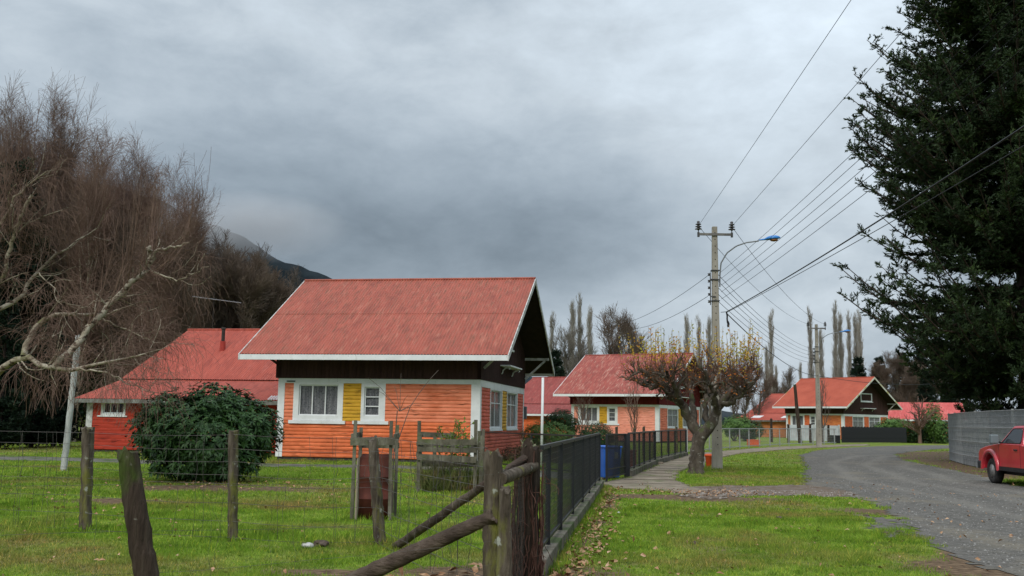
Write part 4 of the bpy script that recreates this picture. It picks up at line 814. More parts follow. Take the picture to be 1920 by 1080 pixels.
# ------------------------------------------------------------------ posts, fences, poles and small things
oldwood = M('mossy_old_wood', [(.035, .026, .019), (.09, .07, .052), (.17, .145, .115)], scale=4, stretch=(3, 3, .5), rough=.95, bump=1, bscale=14, bstretch=(3, 3, .4), lo=.3, hi=.7,
            layers=[((.17, .17, .035), 1.7, (2, 2, .8), .56, .70), ((.36, .37, .32), 9, (1, 1, 1), .62, .70)])
darkwood = M('dark_wet_wood', [(.018, .012, .009), (.045, .03, .022), (.08, .06, .045)], scale=5, stretch=(3, 3, .4), rough=.9, bump=1, bscale=16, bstretch=(3, 3, .4), lo=.3, hi=.7,
             layers=[((.05, .075, .012), 2.2, (1, 1, .5), .58, .68), ((.30, .28, .24), 8, (1, 1, 1), .66, .73)])
greypost = M('silver_post_wood', [(.22, .23, .23), (.42, .43, .42), (.55, .56, .55)], scale=3, stretch=(2, 2, .4), rough=.9, bump=.5, bscale=14, lo=.3, hi=.7, layers=[((.14, .14, .12), 6, (1, 1, .3), .6, .7)])
log = M('bare_brown_log', [(.035, .024, .018), (.09, .065, .05), (.16, .125, .10)], scale=3, stretch=(1, 1, 1), rough=.95, bump=1.2, bscale=9, bstretch=(.5, 1.6, 2.2), lo=.3, hi=.7, layers=[((.26, .2, .16), 6, (.4, 1, 1), .62, .72)])
wirem = M('rusty_wire', [(.05, .04, .035), (.12, .11, .10)], scale=4, rough=.6)
wire_l = M('galvanised_wire', [(.28, .29, .30)], rough=.5, metal=.3)
blackm = M('black_paint', [(.010, .011, .013), (.018, .019, .022)], scale=3, rough=.45, spec=.4)
def gnarly(pts, r, n=16, k=26, rough=.09, flat=1., seed=0):
    P = resample(pts, k); R = np.interp(np.linspace(0, 1, k), np.linspace(0, 1, len(r)), r)
    P[1:-1] += rng.normal(size=(k-2, 3))*R[0]*.04
    V, F = tubes(P[None], R[None], n); V = V.reshape(k, n, 3); a = np.arange(n)*2*np.pi/n
    g = 1+rough*(np.sin(a*3+seed)+.6*np.sin(a*5+seed*2.1))[None]+.05*np.sin(a[None]*2+np.linspace(0, 5, k)[:, None]+seed)+rng.normal(size=(k, n))*.03
    V = P[:, None]+(V-P[:, None])*g[:, :, None]; V[-1] += rng.normal(size=(n, 3))*R[-1]*[.12, .12, .35]
    mb = MB(); mb.add(V.reshape(-1, 3).tolist(), F.tolist()); mb.add(np.vstack([V[-1], V[-1].mean(0)+[0, 0, R[-1]*.15]]).tolist(), [(i, (i+1) % n, n) for i in range(n)])
    mb.add(np.vstack([V[0], V[0].mean(0)]).tolist(), [(i, (i+1) % n, n) for i in range(n)])
    return mb
def solo(mb, name, mat, label, catg, group=None, base=(0, 0, 0), smooth=True, **k):
    b = np.array(base, float); mb.v = [tuple(np.array(v)-b) for v in mb.v]
    o = mb.build(name, mat, None, smooth, **k); o.location = base; return tag(o, label, catg, group)
def post(pb, pt, dep, r0, r1, mat, label, seed, group=None, name='fence_post'):
    a = dp(*pb, dep); b = dp(*pt, dep); a = np.array(a); b = np.array(b); dirn = (a-b)/(b[2]-a[2]); foot = a+dirn*(a[2]+.05)
    return solo(gnarly([foot, b], [r0, (r0+r1)/2, r1], seed=seed), name, mat, label, 'fence post', group, (foot[0], foot[1], 0))
post((159, 997), (165, 803), 14.66, .085, .082, oldwood, 'upright mossy fence post in front of the red rear wing', 1)
post((436, 1015), (437, 811), 13.81, .07, .065, oldwood, 'slim lichen-covered fence post right of the rhododendron bush', 2)
post((712, 1022), (698, 823), 13.64, .085, .06, oldwood, 'crooked fence post with yellow-green moss before the rusty sheet', 3)
post((274, 1080), (238, 850), 7.0, .080, .068, darkwood, 'thick dark leaning stump of a post with moss, closest to the camera at the left', 4)
pA = solo(gnarly([(-.11, 9.2, -.05), (-.14, 9.2, .7), dp(925, 848, 9.2)], [.082, .08, .078], seed=5, rough=.13), 'fence_post', oldwood, 'rough split post that the thick brace log leans on', 'fence post', None, (-.11, 9.2, 0))
MB_ = gnarly([(-.02, 9.12, -.05), (-.03, 9.12, .6), dp(948, 918, 9.12)], [.068, .064, .05], seed=6, rough=.13)
MB_.v = [tuple(np.array(v)-np.array((-.11, 9.2, 0))) for v in MB_.v]; MB_.build('split_half', oldwood, pA, True)
pBp = np.array((.185, 10.0, 0)); pB = solo(gnarly([(.185, 10, -.05), (.19, 10, .8), dp(997, 838, 10)], [.115, .11, .095], seed=7), 'fence_post', darkwood, 'corner post wrapped in dry reddish vines where the black fence begins', 'fence post', None, tuple(pBp))
a = rng.uniform(0, 2*np.pi, 70); vt = []
for q in a:
    z1 = rng.uniform(.5, 1.38); z = np.linspace(0, z1, 9); w = q+np.cumsum(rng.normal(size=9)*.16); rr_ = .125+rng.uniform(0, .03)+rng.normal(size=9)*.006
    vt.append(np.stack([rr_*np.cos(w), rr_*np.sin(w), z], 1))
vinem = M('dry_vine', [(.07, .03, .022), (.15, .075, .055)], scale=8)
link('vine', npmesh('vine', *tubes(np.array(vt), np.full((70, 9), .0055), 4)), vinem, pB)
hv = grow(np.array(vt)[:, 5:], np.full((70, 4), .004), 60, .2, 1, 1.2, .35, 5, up=-.3, wig=.3, rr=.7, rend=.003)
link('vine', npmesh('vine', *tubes(*hv)), vinem, pB)
V, F = leaves(np.array([[0, 0, 1.40]])+rng.normal(size=(34, 3))*[.03, .03, .02], rdir(34, .0, 1), rng.uniform(.03, .07, 34), .02); V = V.reshape(-1, 3)
link('lichen_tuft', npmesh('lichen_tuft', V, F), M('lichen', [(.12, .14, .05), (.26, .26, .18)], scale=20), pB)
solo(gnarly([dp(940, 898, 9.15), dp(1003, 874, 9.95)], [.055, .05], n=10, rough=.05), 'fence_rail', oldwood, 'short lichened rail joining the split post and the vine-wrapped corner post', 'rail')
solo(gnarly([(-1.50, 13.6, -.03), dp(915, 905, 9.45), dp(1000, 848, 10.05)], [.052, .046, .038], n=10, rough=.08), 'brace_pole', log, 'thinner brace pole slanting down to the lawn behind the thick log', 'brace')
solo(gnarly([dp(640, 1100, 9.8), dp(770, 1038, 9.5), dp(928, 966, 9.15)], [.074, .070, .060], n=14, rough=.07), 'brace_log', log, 'thick weathered log slanting from the lower edge up to the split post', 'brace')
wp = solo(gnarly([(-13.03, 30.0, -.05), dp(147, 630, 30)], [.09, .085], n=8, rough=.02), 'wooden_post', greypost, 'tall leaning silver-white post on the lawn before the red rear wing', 'post', None, (-13.03, 30, 0))
q = dp(1018, 708, 38); solo(MB().cyl((q[0]-.02, 38, 0), q, .055, .05, 10), 'white_pole', M('white_paint_pole', [(.7, .72, .72)], rough=.5), 'slim white pole rising from the bright green clipped bush', 'pole', None, (q[0], 38, 0))
for p_, t_, d_ in ((1156, 801, 49), (1190, 804, 50.5), (1207, 800, 52), (1268, 800, 55), (1253, 805, 57)):
    q = dp(p_, t_, d_); solo(gnarly([(q[0], d_, -.05), q], [.075, .07], n=8, k=8), 'garden_post', greypost if p_ == 1 else oldwood, 'grey wooden garden post standing behind the black fence before the peach house', 'garden post', 'garden posts before the peach house', (q[0], d_, 0))
q = dp(1490, 722, 93); solo(gnarly([dp(1501, 833, 93), q], [.19, .14], n=10, k=14), 'wooden_post', darkwood, 'tall leaning dark wooden post left of the farther concrete pole', 'post', None, (dp(1501, 833, 93)[0], 93, 0))
for p_, t_, d_ in ((1446, 785, 97), (1478, 796, 96), (1519, 795, 98), (1553, 797, 98)):
    q = dp(p_, t_, d_); solo(gnarly([(q[0], d_, -.05), q], [.13, .11], n=8, k=8), 'garden_post', darkwood, 'dark garden post before the house at the road bend', 'garden post', 'dark garden posts at the road bend', (q[0], d_, 0))
# wire netting along the old posts
def netting(line, zs, stays, name, label, mat, r=.0028, sag=.012, rs=.0026):
    P = []; pts = np.array(line, float); s = np.concatenate([[0], np.cumsum(np.hypot(*np.diff(pts, axis=0).T))]); n = 60; t = np.linspace(0, s[-1], n)
    xy = np.stack([np.interp(t, s, pts[:, i]) for i in range(2)], 1); seg = np.searchsorted(s, t, side='right')-1; seg = np.clip(seg, 0, len(s)-2); fr = (t-s[seg])/(s[seg+1]-s[seg])
    for z in zs:
        zz_ = z-sag*4*fr*(1-fr)*(1+seg % 3)+np.interp(np.linspace(0, 1, n), np.linspace(0, 1, 9), rng.normal(size=9)*.012)
        P.append(np.column_stack([xy, zz_]))
    V1 = tubes(np.array(P), np.full((len(zs), n), r), 3); st = []
    for _ in range(stays):
        q = rng.uniform(0, s[-1]); x = np.interp(q, s, pts[:, 0]); y = np.interp(q, s, pts[:, 1]); z0_, z1_ = sorted(rng.choice(zs, 2, replace=False)) if rng.random() < .25 else (min(zs), max(zs))
        zz_ = np.linspace(z0_, z1_, 7); st.append(np.column_stack([x+rng.normal(size=7)*.016+rng.normal()*.03*np.linspace(0, 1, 7), np.full(7, y)+rng.normal(size=7)*.004, zz_]))
    V2 = tubes(np.array(st), np.full((stays, 7), rs), 3)
    return tag(link(name, npmesh(name, *cat([V1, V2])), mat), label, 'wire fence')
netting([(-11.5, 16.2), (-6.0, 14.58), (-3.67, 13.73), (-1.74, 13.56), (-.2, 9.3)], [1.40, 1.23, 1.05, .89, .76, .5, .26, .05], 60, 'wire_netting', 'sagging rusty wire fence strung along the mossy posts across the lawn', wirem, .0032)
netting([(-6.5, 5.9), (-2.62, 6.93), (-.14, 9.12)], [1.18, .86, .6, .4], 12, 'wire_netting', 'thin wires between the dark leaning stump and the split post', wirem, .0013, .02, .001)
# diamond netting between the two corner posts
dl = []
for i in range(30):
    for sg in (1, -1):
        z = np.linspace(0, 1, 40); x0 = i/13-.6; u = x0+sg*(z*1.3 % 1.0)*0+sg*.035*np.sign(np.sin(z*60+(0 if sg > 0 else math.pi)))*1.
        u = i/15+sg*.018*np.sin(z*75); k = (u > 0) & (u < 1)
        if k.all(): dl.append(np.stack([-.02+.2*u, 9.2+.8*u+.01*np.sin(z*9), .15+z*1.0], 1))
tag(link('chicken_wire', npmesh('chicken_wire', *tubes(np.array(dl), np.full((len(dl), 40), .0016), 3)), wirem), 'small panel of rusty chicken wire between the two corner posts', 'wire netting')
# ---- black welded-mesh fences
def meshfence(path, posts, h0, h1, label, sp=.05, wr=.0022, catg='fence', mat=blackm, pr=.028, name='mesh_fence', midrail=None, topr=.025, hstep=.1, meshmat=None):
    pts = np.array(path, float); s = np.concatenate([[0], np.cumsum(np.hypot(*np.diff(pts, axis=0).T))])
    f = lambda t: (float(np.interp(t, s, pts[:, 0])), float(np.interp(t, s, pts[:, 1])))
    o = thing(name, (pts[0][0], pts[0][1], 0), label, catg); b = Vector((pts[0][0], pts[0][1], 0))
    for t, r_, zb in posts:
        x, y = f(t); MB().box(-r_, r_, -r_, r_, zb, h1).build('post', mat, o, bevel=.004).location = Vector((x, y, 0))-b
    for z, rr_ in ((h1, topr), (h0+.03, topr*.8))+(((midrail, topr*.7),) if midrail else ()):
        mb = MB()
        for p, q in zip(pts[:-1], pts[1:]): mb.beam(Vector((p[0], p[1], z))-b, Vector((q[0], q[1], z))-b, rr_*1.6, rr_*2)
        mb.build('rail', mat, o, bevel=.003)
    n = int(s[-1]/sp); tt = (np.arange(n)+.5)*sp; x = np.interp(tt, s, pts[:, 0])-b.x; y = np.interp(tt, s, pts[:, 1])-b.y
    P = np.stack([np.column_stack([x, y, np.full(n, h0+.03)]), np.column_stack([x, y, np.full(n, h1-.01)])], 1); parts = [tubes(P, np.full((n, 2), wr), 3)]
    zs = np.arange(h0+.06, h1, hstep); Q = np.stack([np.column_stack([pts[:, 0]-b.x, pts[:, 1]-b.y, np.full(len(pts), z)]) for z in zs]); parts.append(tubes(Q, np.full(Q.shape[:2], wr), 3))
    link('mesh_panel', npmesh('mesh_panel', *cat(parts)), meshmat or mat, o); return o
meshfence([(.36, 11.4), (.43, 12.0), (1.3, 18.48), (2.25, 25.7)], [(.9, .03, .2), (2.6, .035, .2), (5.0, .025, .2), (7.4, .03, .2), (9.8, .025, .2), (12.2, .025, .2), (14.35, .04, .0)], .24, 1.36, 'black mesh fence on the near kerb, running away from the vine-wrapped corner post', sp=.05, wr=.002, hstep=.08)
meshfence([(3.62, 31.2), (5.9, 41.3), (9.05, 52.4)], [(.04, .05, .0), (1.7, .028, .2), (3.5, .028, .2), (5.3, .03, .2), (7.6, .03, .2), (9.9, .05, .0), (12.2, .028, .2), (14.6, .028, .2), (17.0, .03, .2), (19.4, .028, .2), (21.85, .04, .2)], .22, 1.32, 'black mesh fence beside the footpath, beyond the gate', sp=.05, wr=.0022, hstep=.1)
meshfence([(2.68, 28.3), (3.5, 30.8)], [(.03, .03, .02), (2.6, .04, 0)], .1, 1.30, 'black mesh gate between the two black fences with blue bins behind it', sp=.03, wr=.0034, catg='gate', name='mesh_gate', midrail=.35, hstep=.035)
meshfence([(2.2, 26.1), (2.3, 31.0), (-1.1, 38.0)], [(4.9, .03, 0), (8.5, .03, 0), (12.6, .03, 0)], .1, 1.22, 'rear black mesh fence in front of the gable wall of the near house', sp=.06, wr=.0024, hstep=.1)
galv = M('galvanised_pipe', [(.30, .31, .31), (.42, .43, .43)], scale=4, rough=.5, metal=.2)
gp = [A(1288, 850.5), A(1355, 843.5), A(1410, 839), A(1480, 835), A(1568, 832.2)]
L_g = sum(math.dist(a, b) for a, b in zip(gp[:-1], gp[1:]))
meshfence(gp, [(t, .035, 0) for t in np.arange(.05, L_g, 3.0)], .1, 1.35, 'pale grey pipe and mesh fence along the far side of the footpath', sp=.16, wr=.004, mat=galv, hstep=.22, topr=.03)
pk_ = thing('picket_fence', (*A(1578, 832.5), 0), 'black picket fence in front of the orange gable at the road bend', 'fence'); b0 = A(1578, 832.5); b1 = A(1700, 832.0)
dxy = np.array(b1)-np.array(b0); Lp = np.hypot(*dxy); npk = int(Lp/.24)
for i in range(min(npk, 95)):
    t = (i+.5)/min(npk, 95); MB().box(-.075, .075, -.015, .015, .12, 1.55+.05*(i % 2)).build('picket', blackm, pk_).location = (dxy[0]*t, dxy[1]*t, 0)
for z in (.4, 1.25): MB().beam((0, .05, z), (dxy[0], dxy[1]+.05, z), .05, .08).build('rail', blackm, pk_)
pn = thing('panel_fence', (*dp(1478, 828, 108)[:2], 0), 'whitish panel fence below the windows of the house at the road bend', 'fence')
e_ = np.array(dp(1576, 828, 107))-np.array(dp(1478, 828, 108)); mb = MB()
for i in range(30): t0, t1 = i/30, (i+.92)/30; mb.beam((e_[0]*t0, e_[1]*t0, .85), (e_[0]*t1, e_[1]*t1, .85), .04, 1.62)
mb.build('panel', M('bluish_white_boards', [(.36, .40, .42), (.5, .54, .56)], scale=1.5), pn)
for t in (.02, .5, .98): MB().box(-.07, .07, -.05, .1, 0, 1.75).build('post', greypost, pn).location = (e_[0]*t, e_[1]*t, 0)
# ---- wooden guards on the lawn
rough_b = M('grey_green_boards', [(.05, .045, .032), (.12, .11, .08), (.2, .19, .145)], scale=5, stretch=(1, 1, .5), bump=.8, bscale=18, lo=.3, hi=.7, layers=[((.10, .12, .05), 2, (1, 1, 1), .55, .7)])
g1 = thing('tree_guard', (-2.25, 17.0, 0), 'tall narrow wooden guard frame with a crossbar around the rusty sheet', 'tree guard')
for x, y, z, dx in ((-.32, -.1, 1.62, .01), (.30, -.08, 1.62, -.02), (-.30, .5, 1.5, 0), (.32, .5, 1.55, 0)):
    MB().beam((x, y, -.03), (x+dx, y, z), .055, .035).build('upright', rough_b, g1)
MB().beam((-.38, -.13, 1.27), (.36, -.13, 1.29), .03, .13).build('crossbar', rough_b, g1); MB().beam((-.34, .53, 1.2), (.36, .53, 1.2), .03, .1).build('crossbar', rough_b, g1)
MB().beam((-.36, -.1, 1.36), (-.32, .55, 1.38), .035, .08).build('crossbar', rough_b, g1); MB().beam((.34, -.1, 1.36), (.34, .55, 1.38), .035, .08).build('crossbar', rough_b, g1)
MB().cyl((-.25, -.14, 0), (-.245, -.14, 1.0), .018, .016, 6).build('stick', M('peeled_stick', [(.3, .25, .19)]), g1)
rust = M('rusty_red_sheet', [(.055, .016, .012), (.10, .027, .018), (.15, .045, .03)], scale=2.5, rough=.75, lo=.3, hi=.7, layers=[((.04, .014, .01), 1.6, (1, 1, .6), .5, .66)])
mb = MB(); n = 18; vs = []
for z in (0, .32, .33, .34, .35, .68, .69, .70, .71, 1.0, 1.07):
    o_ = .012 if z in (.33, .34, .69, .70) else 0; wz = .27 if z < 1.05 else .22
    for i in range(n+1): u = -1+2*i/n; vs.append((wz*u, -.06-.09*math.cos(u*1.3)-o_, z))
mb.add(vs, [(j*(n+1)+i, j*(n+1)+i+1, (j+1)*(n+1)+i+1, (j+1)*(n+1)+i) for j in range(10) for i in range(n)])
o = mb.build('rusty_sheet', rust, None, True); o.location = (-2.22, 17.12, 0); s_ = o.modifiers.new('t', 'SOLIDIFY'); s_.thickness = .006; tag(o, 'rust-red curved metal sheet standing inside the narrow wooden guard', 'metal sheet')
g2 = thing('tree_guard', (-1.42, 23.6, 0), 'wide slatted wooden guard with leafy shoots inside, near the white corner of the house', 'tree guard')
for x, y, z in ((-.66, -.1, 1.62), (.64, -.1, 1.66), (-.33, .5, 1.35), (.8, .1, 1.45), (.7, .75, 1.4), (-.68, .8, 1.3), (.76, -.12, 1.3)):
    MB().beam((x, y, -.03), (x+rng.normal()*.02, y, z), .08, .05).build('upright', rough_b, g2)
for x0, x1, y, z, dz, h in ((-.70, .68, -.16, 1.14, .01, .13), (-.68, .66, -.16, .97, -.01, .10), (-.70, .66, -.16, .80, -.05, .14), (-.75, .1, .85, 1.30, -.03, .12), (-.7, .75, .84, 1.0, 0, .12), (-.7, .75, .84, .6, 0, .12)):
    MB().beam((x0, y, z), (x1, y, z+dz), .03, h).build('slat', rough_b, g2)
for x in (-.71, .72):
    for z in (1.1, .85): MB().beam((x, -.1, z), (x, .8, z), .03, .11).build('slat', rough_b, g2)
ygl = M('young_leaves', [(.10, .17, .02), (.18, .27, .04)], scale=5, rough=.5, trans=.2)
P_ = np.array([resample([(rng.uniform(-.25, .5), rng.uniform(.1, .5), .1), (rng.uniform(-.3, .6), .3, 1.0), (rng.uniform(-.3, .6), .3+rng.normal()*.1, rng.uniform(1.2, 1.75))], 7) for _ in range(16)])
ii = rng.integers(0, 16, 420); tt = rng.uniform(2.6, 6, 420); i_ = np.minimum(tt.astype(int), 5); f_ = (tt-i_)[:, None]; pp = P_[ii, i_]*(1-f_)+P_[ii, i_+1]*f_
treething('garden_plant', (-1.42, 23.6, 0), 'young leafy shrub with bright green shoots inside the slatted guard', 'plant', None, [('stem', npmesh('stem', *tubes(P_, np.full((16, 7), .006), 4)), tw_brn), ('leaves', npmesh('leaves', *leaves(pp, rdir(420, -.2, 1), .10, .045)), ygl)])
V, F = leaves(np.column_stack([rng.uniform(-.6, .7, 2600), rng.uniform(-.05, .75, 2600), np.zeros(2600)]), unit(rng.normal(size=(2600, 3))*[.35, .35, .1]+[0, 0, 1]), rng.uniform(.25, .75, 2600), .014)
tallg = M('tall_dry_grass', [(.06, .10, .02), (.14, .15, .05), (.20, .12, .06)], scale=3, rough=.9)
o = link('tall_grass', npmesh('tall_grass', V, F), tallg); o.location = (-1.42, 23.6, 0); tag(o, 'rank tall grass filling the foot of the slatted guard', 'grass', kind='stuff')
# ---- concrete utility poles with street lamps
conc = M('pole_concrete', [(.20, .18, .15), (.30, .275, .23), (.37, .345, .30)], scale=2, stretch=(1, 1, .4), rough=.9, bump=.4, bscale=25, lo=.3, hi=.7, layers=[((.14, .13, .10), 3, (1, 1, .2), .58, .7)])
holem = M('hole_dark', [(.03, .027, .022)]); irong = M('dark_iron', [(.035, .035, .037), (.08, .08, .08)], scale=8, rough=.6); porc = M('brown_porcelain', [(.03, .028, .028), (.06, .055, .055)], scale=6, rough=.25, spec=.5)
bluel = M('blue_lamp_shell', [(.012, .14, .42), (.025, .20, .55)], scale=4, rough=.35, spec=.5); lens = M('amber_lamp_lens', [(.25, .10, .03)], rough=.2)
up_ = thing('utility_pole', (7.63, 37.6, 0), 'nearer concrete utility pole with crossarm and blue street lamp, behind the pollarded tree', 'utility pole', 'concrete poles with blue street lamps')
H = 9.05; mb = MB(); w0, w1, d0, d1 = .18, .095, .15, .08
mb.add([(-w0, -d0, -.05), (w0, -d0, -.05), (w0, d0, -.05), (-w0, d0, -.05), (-w1, -d1, H), (w1, -d1, H), (w1, d1, H), (-w1, d1, H)], [(0, 3, 2, 1), (4, 5, 6, 7), (0, 1, 5, 4), (1, 2, 6, 5), (2, 3, 7, 6), (3, 0, 4, 7)])
shaft = mb.build('shaft', conc, up_, bevel=.02)
mb = MB()
for i in range(32):
    z = .9+i*.255; y = -(d0+(d1-d0)*z/H)-.003; mb.cyl((0, y, z), (0, y+.02, z), .022, .022, 8)
mb.build('dark_hole_discs', holem, shaft)  # solid discs, their dark colour stands for the shade inside holes
arm = MB().box(-.66, .66, -.14, -.085, H-.36, H-.27).box(-.66, .66, -.085, -.08, H-.36, H-.355).build('crossarm', M('crossarm_steel', [(.10, .095, .09), (.2, .19, .175)], scale=5), up_, bevel=.006)
for x in (-.63, .63):
    mb = MB(); mb.cyl((x, -.11, H-.28), (x, -.11, H-.14), .018, .018, 8); mb.cyl((x, -.11, H-.42), (x, -.11, H-.24), .045, .045, 8)
    pr = [(.03, 0)]
    for i in range(3): z = .03+i*.09; r_ = .135-.012*i; pr += [(.05, z), (r_, z+.012), (r_*.9, z+.035), (.05, z+.055)]
    pr += [(.05, .30), (.06, .33), (.03, .36)]
    mb.build('insulator_pin', irong, arm); MB().lathe((x, -.11, H-.17), pr, 16).build('insulator', porc, arm, True)
rk = MB().box(-.215, -.185, -.13, -.09, 6.05, 7.28).box(-.215, .0, -.13, -.09, 6.35, 6.39).box(-.215, .0, -.13, -.09, 7.0, 7.04).build('insulator_rack', irong, up_)
LVZ = [7.20, 6.95, 6.70, 6.45, 6.18]
for z in LVZ: MB().lathe((-.25, -.11, z-.05), [(.02, 0), (.055, .01), (.035, .04), (.035, .06), (.055, .09), (.02, .10)], 10).build('insulator', porc, rk, True)
for z in (7.35, 7.0, 6.2): MB().box(-.15, .15, -.135, .135, z, z+.035).build('clamp', irong, up_)
la = [(.17, -.02, 6.75), (.18, -.02, 7.2), (.22, -.05, 7.65), (.42, -.15, 8.02), (.75, -.3, 8.27), (1.1, -.45, 8.38), (1.52, -.6, 8.42)]
MB().tube(resample(la, 24).tolist(), .026, 8).build('lamp_arm', M('lamp_arm_steel', [(.2, .21, .22)], rough=.5, metal=.3), up_, True)
lh = MB(); a0 = np.array(la[-1]); dv = unit(np.array([.66, -.2, .05])); prof = [(0, .035), (.06, .05), (.22, .065), (.34, .13), (.50, .165), (.66, .15), (.78, .09), (.83, .02)]; ring = []
sd = unit(np.cross(dv, [0, 0, 1.]))
for t, w_ in prof:
    c = a0+dv*t*.95+np.array([0, 0, .02 if t < .3 else .03])
    for i in range(14): an_ = 2*math.pi*i/14; ring.append(c+sd*w_*math.cos(an_)+np.array([0, 0, 1])*(w_*(.75 if math.sin(an_) > 0 else .25)*math.sin(an_)))
k_ = len(prof); lh.add(ring, [(j*14+i, j*14+(i+1) % 14, (j+1)*14+(i+1) % 14, (j+1)*14+i) for j in range(k_-1) for i in range(14)]+[tuple(range(14)), tuple((k_-1)*14+i for i in range(14))])
lho = lh.build('lamp_head', bluel, up_, True)
lb_ = MB(); c = a0+dv*.55+np.array([0, 0, -.012]); lb_.lathe(tuple(c), [(.02, -.07), (.10, -.055), (.14, -.03), (.145, 0)], 14); lb_.build('lamp_glass', lens, lho, True)
up2 = copy_tree(up_); up2.location = (24.0, 79.2, 0); up2.scale = (1.06, 1.06, 1.055); up2['label'] = 'farther concrete utility pole with crossarm and blue street lamp, at the road bend'
# ---- wires
cable = M('black_cable', [(.014, .014, .016)], rough=.6); wg = M('grey_wire', [(.012, .013, .014)], rough=.9, spec=.05)
def wire(a, b, sag, r, label, group=None, mat=wg, name='power_wire', n=40):
    a, b = np.array(a, float), np.array(b, float); t = np.linspace(0, 1, n)[:, None]; P = a*(1-t)+b*t; P[:, 2] -= sag*4*(t*(1-t))[:, 0]
    V, F = tubes(P[None], np.full((1, n), r), 4); o = link(name, npmesh(name, V-P[0], F), mat); o.location = tuple(P[0]); return tag(o, label, 'wire', group)
def far(p): return (24.0+p[0]*1.06, 79.2+p[1], p[2]*1.055)
def near(p): return (7.63+p[0], 37.6+p[1], p[2])
wire(near((-.63, -.11, 9.05)), (4.7, -6, 9.3), .05, .007, 'upper left wire running from the nearer pole overhead to the top of the photo')
wire(near((.63, -.11, 9.05)), (6.2, -6, 9.3), .05, .007, 'upper right wire running from the nearer pole overhead into the fir')
for i, z in enumerate(LVZ): wire(near((-.25+.45, -.11, z+.1)), (5.6, -6, z+.55), .30, .0062, 'one of five parallel low wires rising from the nearer pole toward the fir', 'five low wires toward the fir')
for i, z in enumerate(LVZ): wire(near((.1, -.11, z)), far((-.25, -.11, z)), .55, .010, 'one of five sagging low wires between the two poles', 'five low wires between the poles')
for x in (-.63, .63): wire(near((x, -.11, 9.05)), far((x, -.11, 9.05)), .65, .009, 'one of two high wires between the crossarms of the two poles', 'two high wires between the poles')
tc1 = near((.38, -.15, 5.80)); wire(tc1, (6.65, -4, 6.5), .30, .016, 'thick black cable from the nearer pole passing in front of the fir', mat=cable, name='telephone_cable')
wire((tc1[0], tc1[1], tc1[2]-.03), (6.9, -4, 5.95), .16, .008, 'thinner black line just below the thick cable in front of the fir', mat=cable, name='telephone_cable')
wire((tc1[0], tc1[1], tc1[2]-.05), far((0, -.1, 5.2)), .55, .02, 'thick black cable sagging from the nearer pole down to the farther pole', mat=cable, name='telephone_cable')
wire(far((0, -.1, 5.2)), (49.2, 112, 6.7), .5, .02, 'black service cable from the farther pole to the orange-red roof', mat=cable, name='telephone_cable')
MB_ = MB(); MB_.tube(resample([(tc1[0], tc1[1], 5.8), (tc1[0]+.03, tc1[1], 5.65), (tc1[0]+.02, tc1[1], 5.5), (tc1[0]+.07, tc1[1], 5.35), (tc1[0]+.05, tc1[1], 5.22)], 10).tolist(), [.03]*6+[.045]*3+[.02], 6); MB_.beam((7.8, 37.45, 5.78), (tc1[0], tc1[1], 5.8), .02, .02)
MB_.v = [(v[0]-7.63, v[1]-37.6, v[2]) for v in MB_.v]; MB_.build('cable_clamp', cable, up_)
for z, dst in ((7.15, dp(1170, 606, 64)), (6.38, dp(1185, 617, 64))): wire(near((-.3, -.1, z)), dst[:2]+(dst[2],), .25, .009, 'one of two wires leaving the nearer pole to the left over the peach roof', 'two wires over the peach roof')
# ---- grey mesh enclosure at the right
cm = M('grey_shade_net', [(.10, .12, .135), (.16, .185, .20)], scale=1.2, stretch=(1, 1, .4), rough=.8, alpha=.74, layers=[((.19, .19, .18), 1.3, (1, 1, 1), .6, .72)])
ce = thing('mesh_enclosure', (22.3, 51.8, 0), 'grey netted welded-mesh enclosure behind the red pickup', 'enclosure'); c0 = np.array([22.3, 51.8]); ends = [(22.3, 51.8), (20.4, 46.0), (18.85, 40.0), (17.9, 34.5)]
back = [(22.3, 51.8), (30, 53)]
for run in (ends, back):
    for (ax1, ay1), (ax2, ay2) in zip(run[:-1], run[1:]):
        p, q = np.array([ax1, ay1])-c0, np.array([ax2, ay2])-c0; ln = np.hypot(*(q-p)); nn_ = np.array([-(q-p)[1], (q-p)[0]])/ln
        if nn_[0] > 0: nn_ = -nn_
        mb = MB(); vs = []; zs = [.02, .28, .45, .62, .9, 1.07, 1.24, 1.5, 1.67, 1.84, 2.1, 2.3]
        for z in zs:
            o_ = .012 if z in (.45, 1.07, 1.67) else 0
            for e in (p, q): vs.append((e[0]+nn_[0]*o_, e[1]+nn_[1]*o_, z))
        mb.add(vs, [(2*i, 2*i+1, 2*i+3, 2*i+2) for i in range(len(zs)-1)]); mb.build('net', cm, ce)
        npn = int(ln/.05); tt = np.linspace(0, 1, npn)[:, None]; XY = p+(q-p)*tt+nn_*.012
        Pv = np.stack([np.column_stack([XY, np.full(npn, .05)]), np.column_stack([XY, np.full(npn, 2.32)])], 1)
        Ph = np.stack([np.vstack([np.append(p+nn_*.02, z), np.append(q+nn_*.02, z)]) for z in (.05, .28, .62, .9, 1.24, 1.5, 1.84, 2.1, 2.31)])
        link('wire_panel', npmesh('wire_panel', *tubes(Pv, np.full((npn, 2), .0035), 3)), galv, ce)
        Pb = np.stack([np.vstack([np.append(p+nn_*.05, z), np.append(q+nn_*.05, z)]) for z in (.45, 1.07, 1.67, 2.31)])
        link('bar', npmesh('bar', *cat([tubes(Ph, np.full((9, 2), .004), 3), tubes(Pb, np.full((4, 2), .012), 5)])), galv, ce)
        for t in (0, .5, 1): e = p+(q-p)*t; MB().box(e[0]+.0, e[0]+.06, e[1]-.03, e[1]+.03, 0, 2.36).build('post', galv, ce)
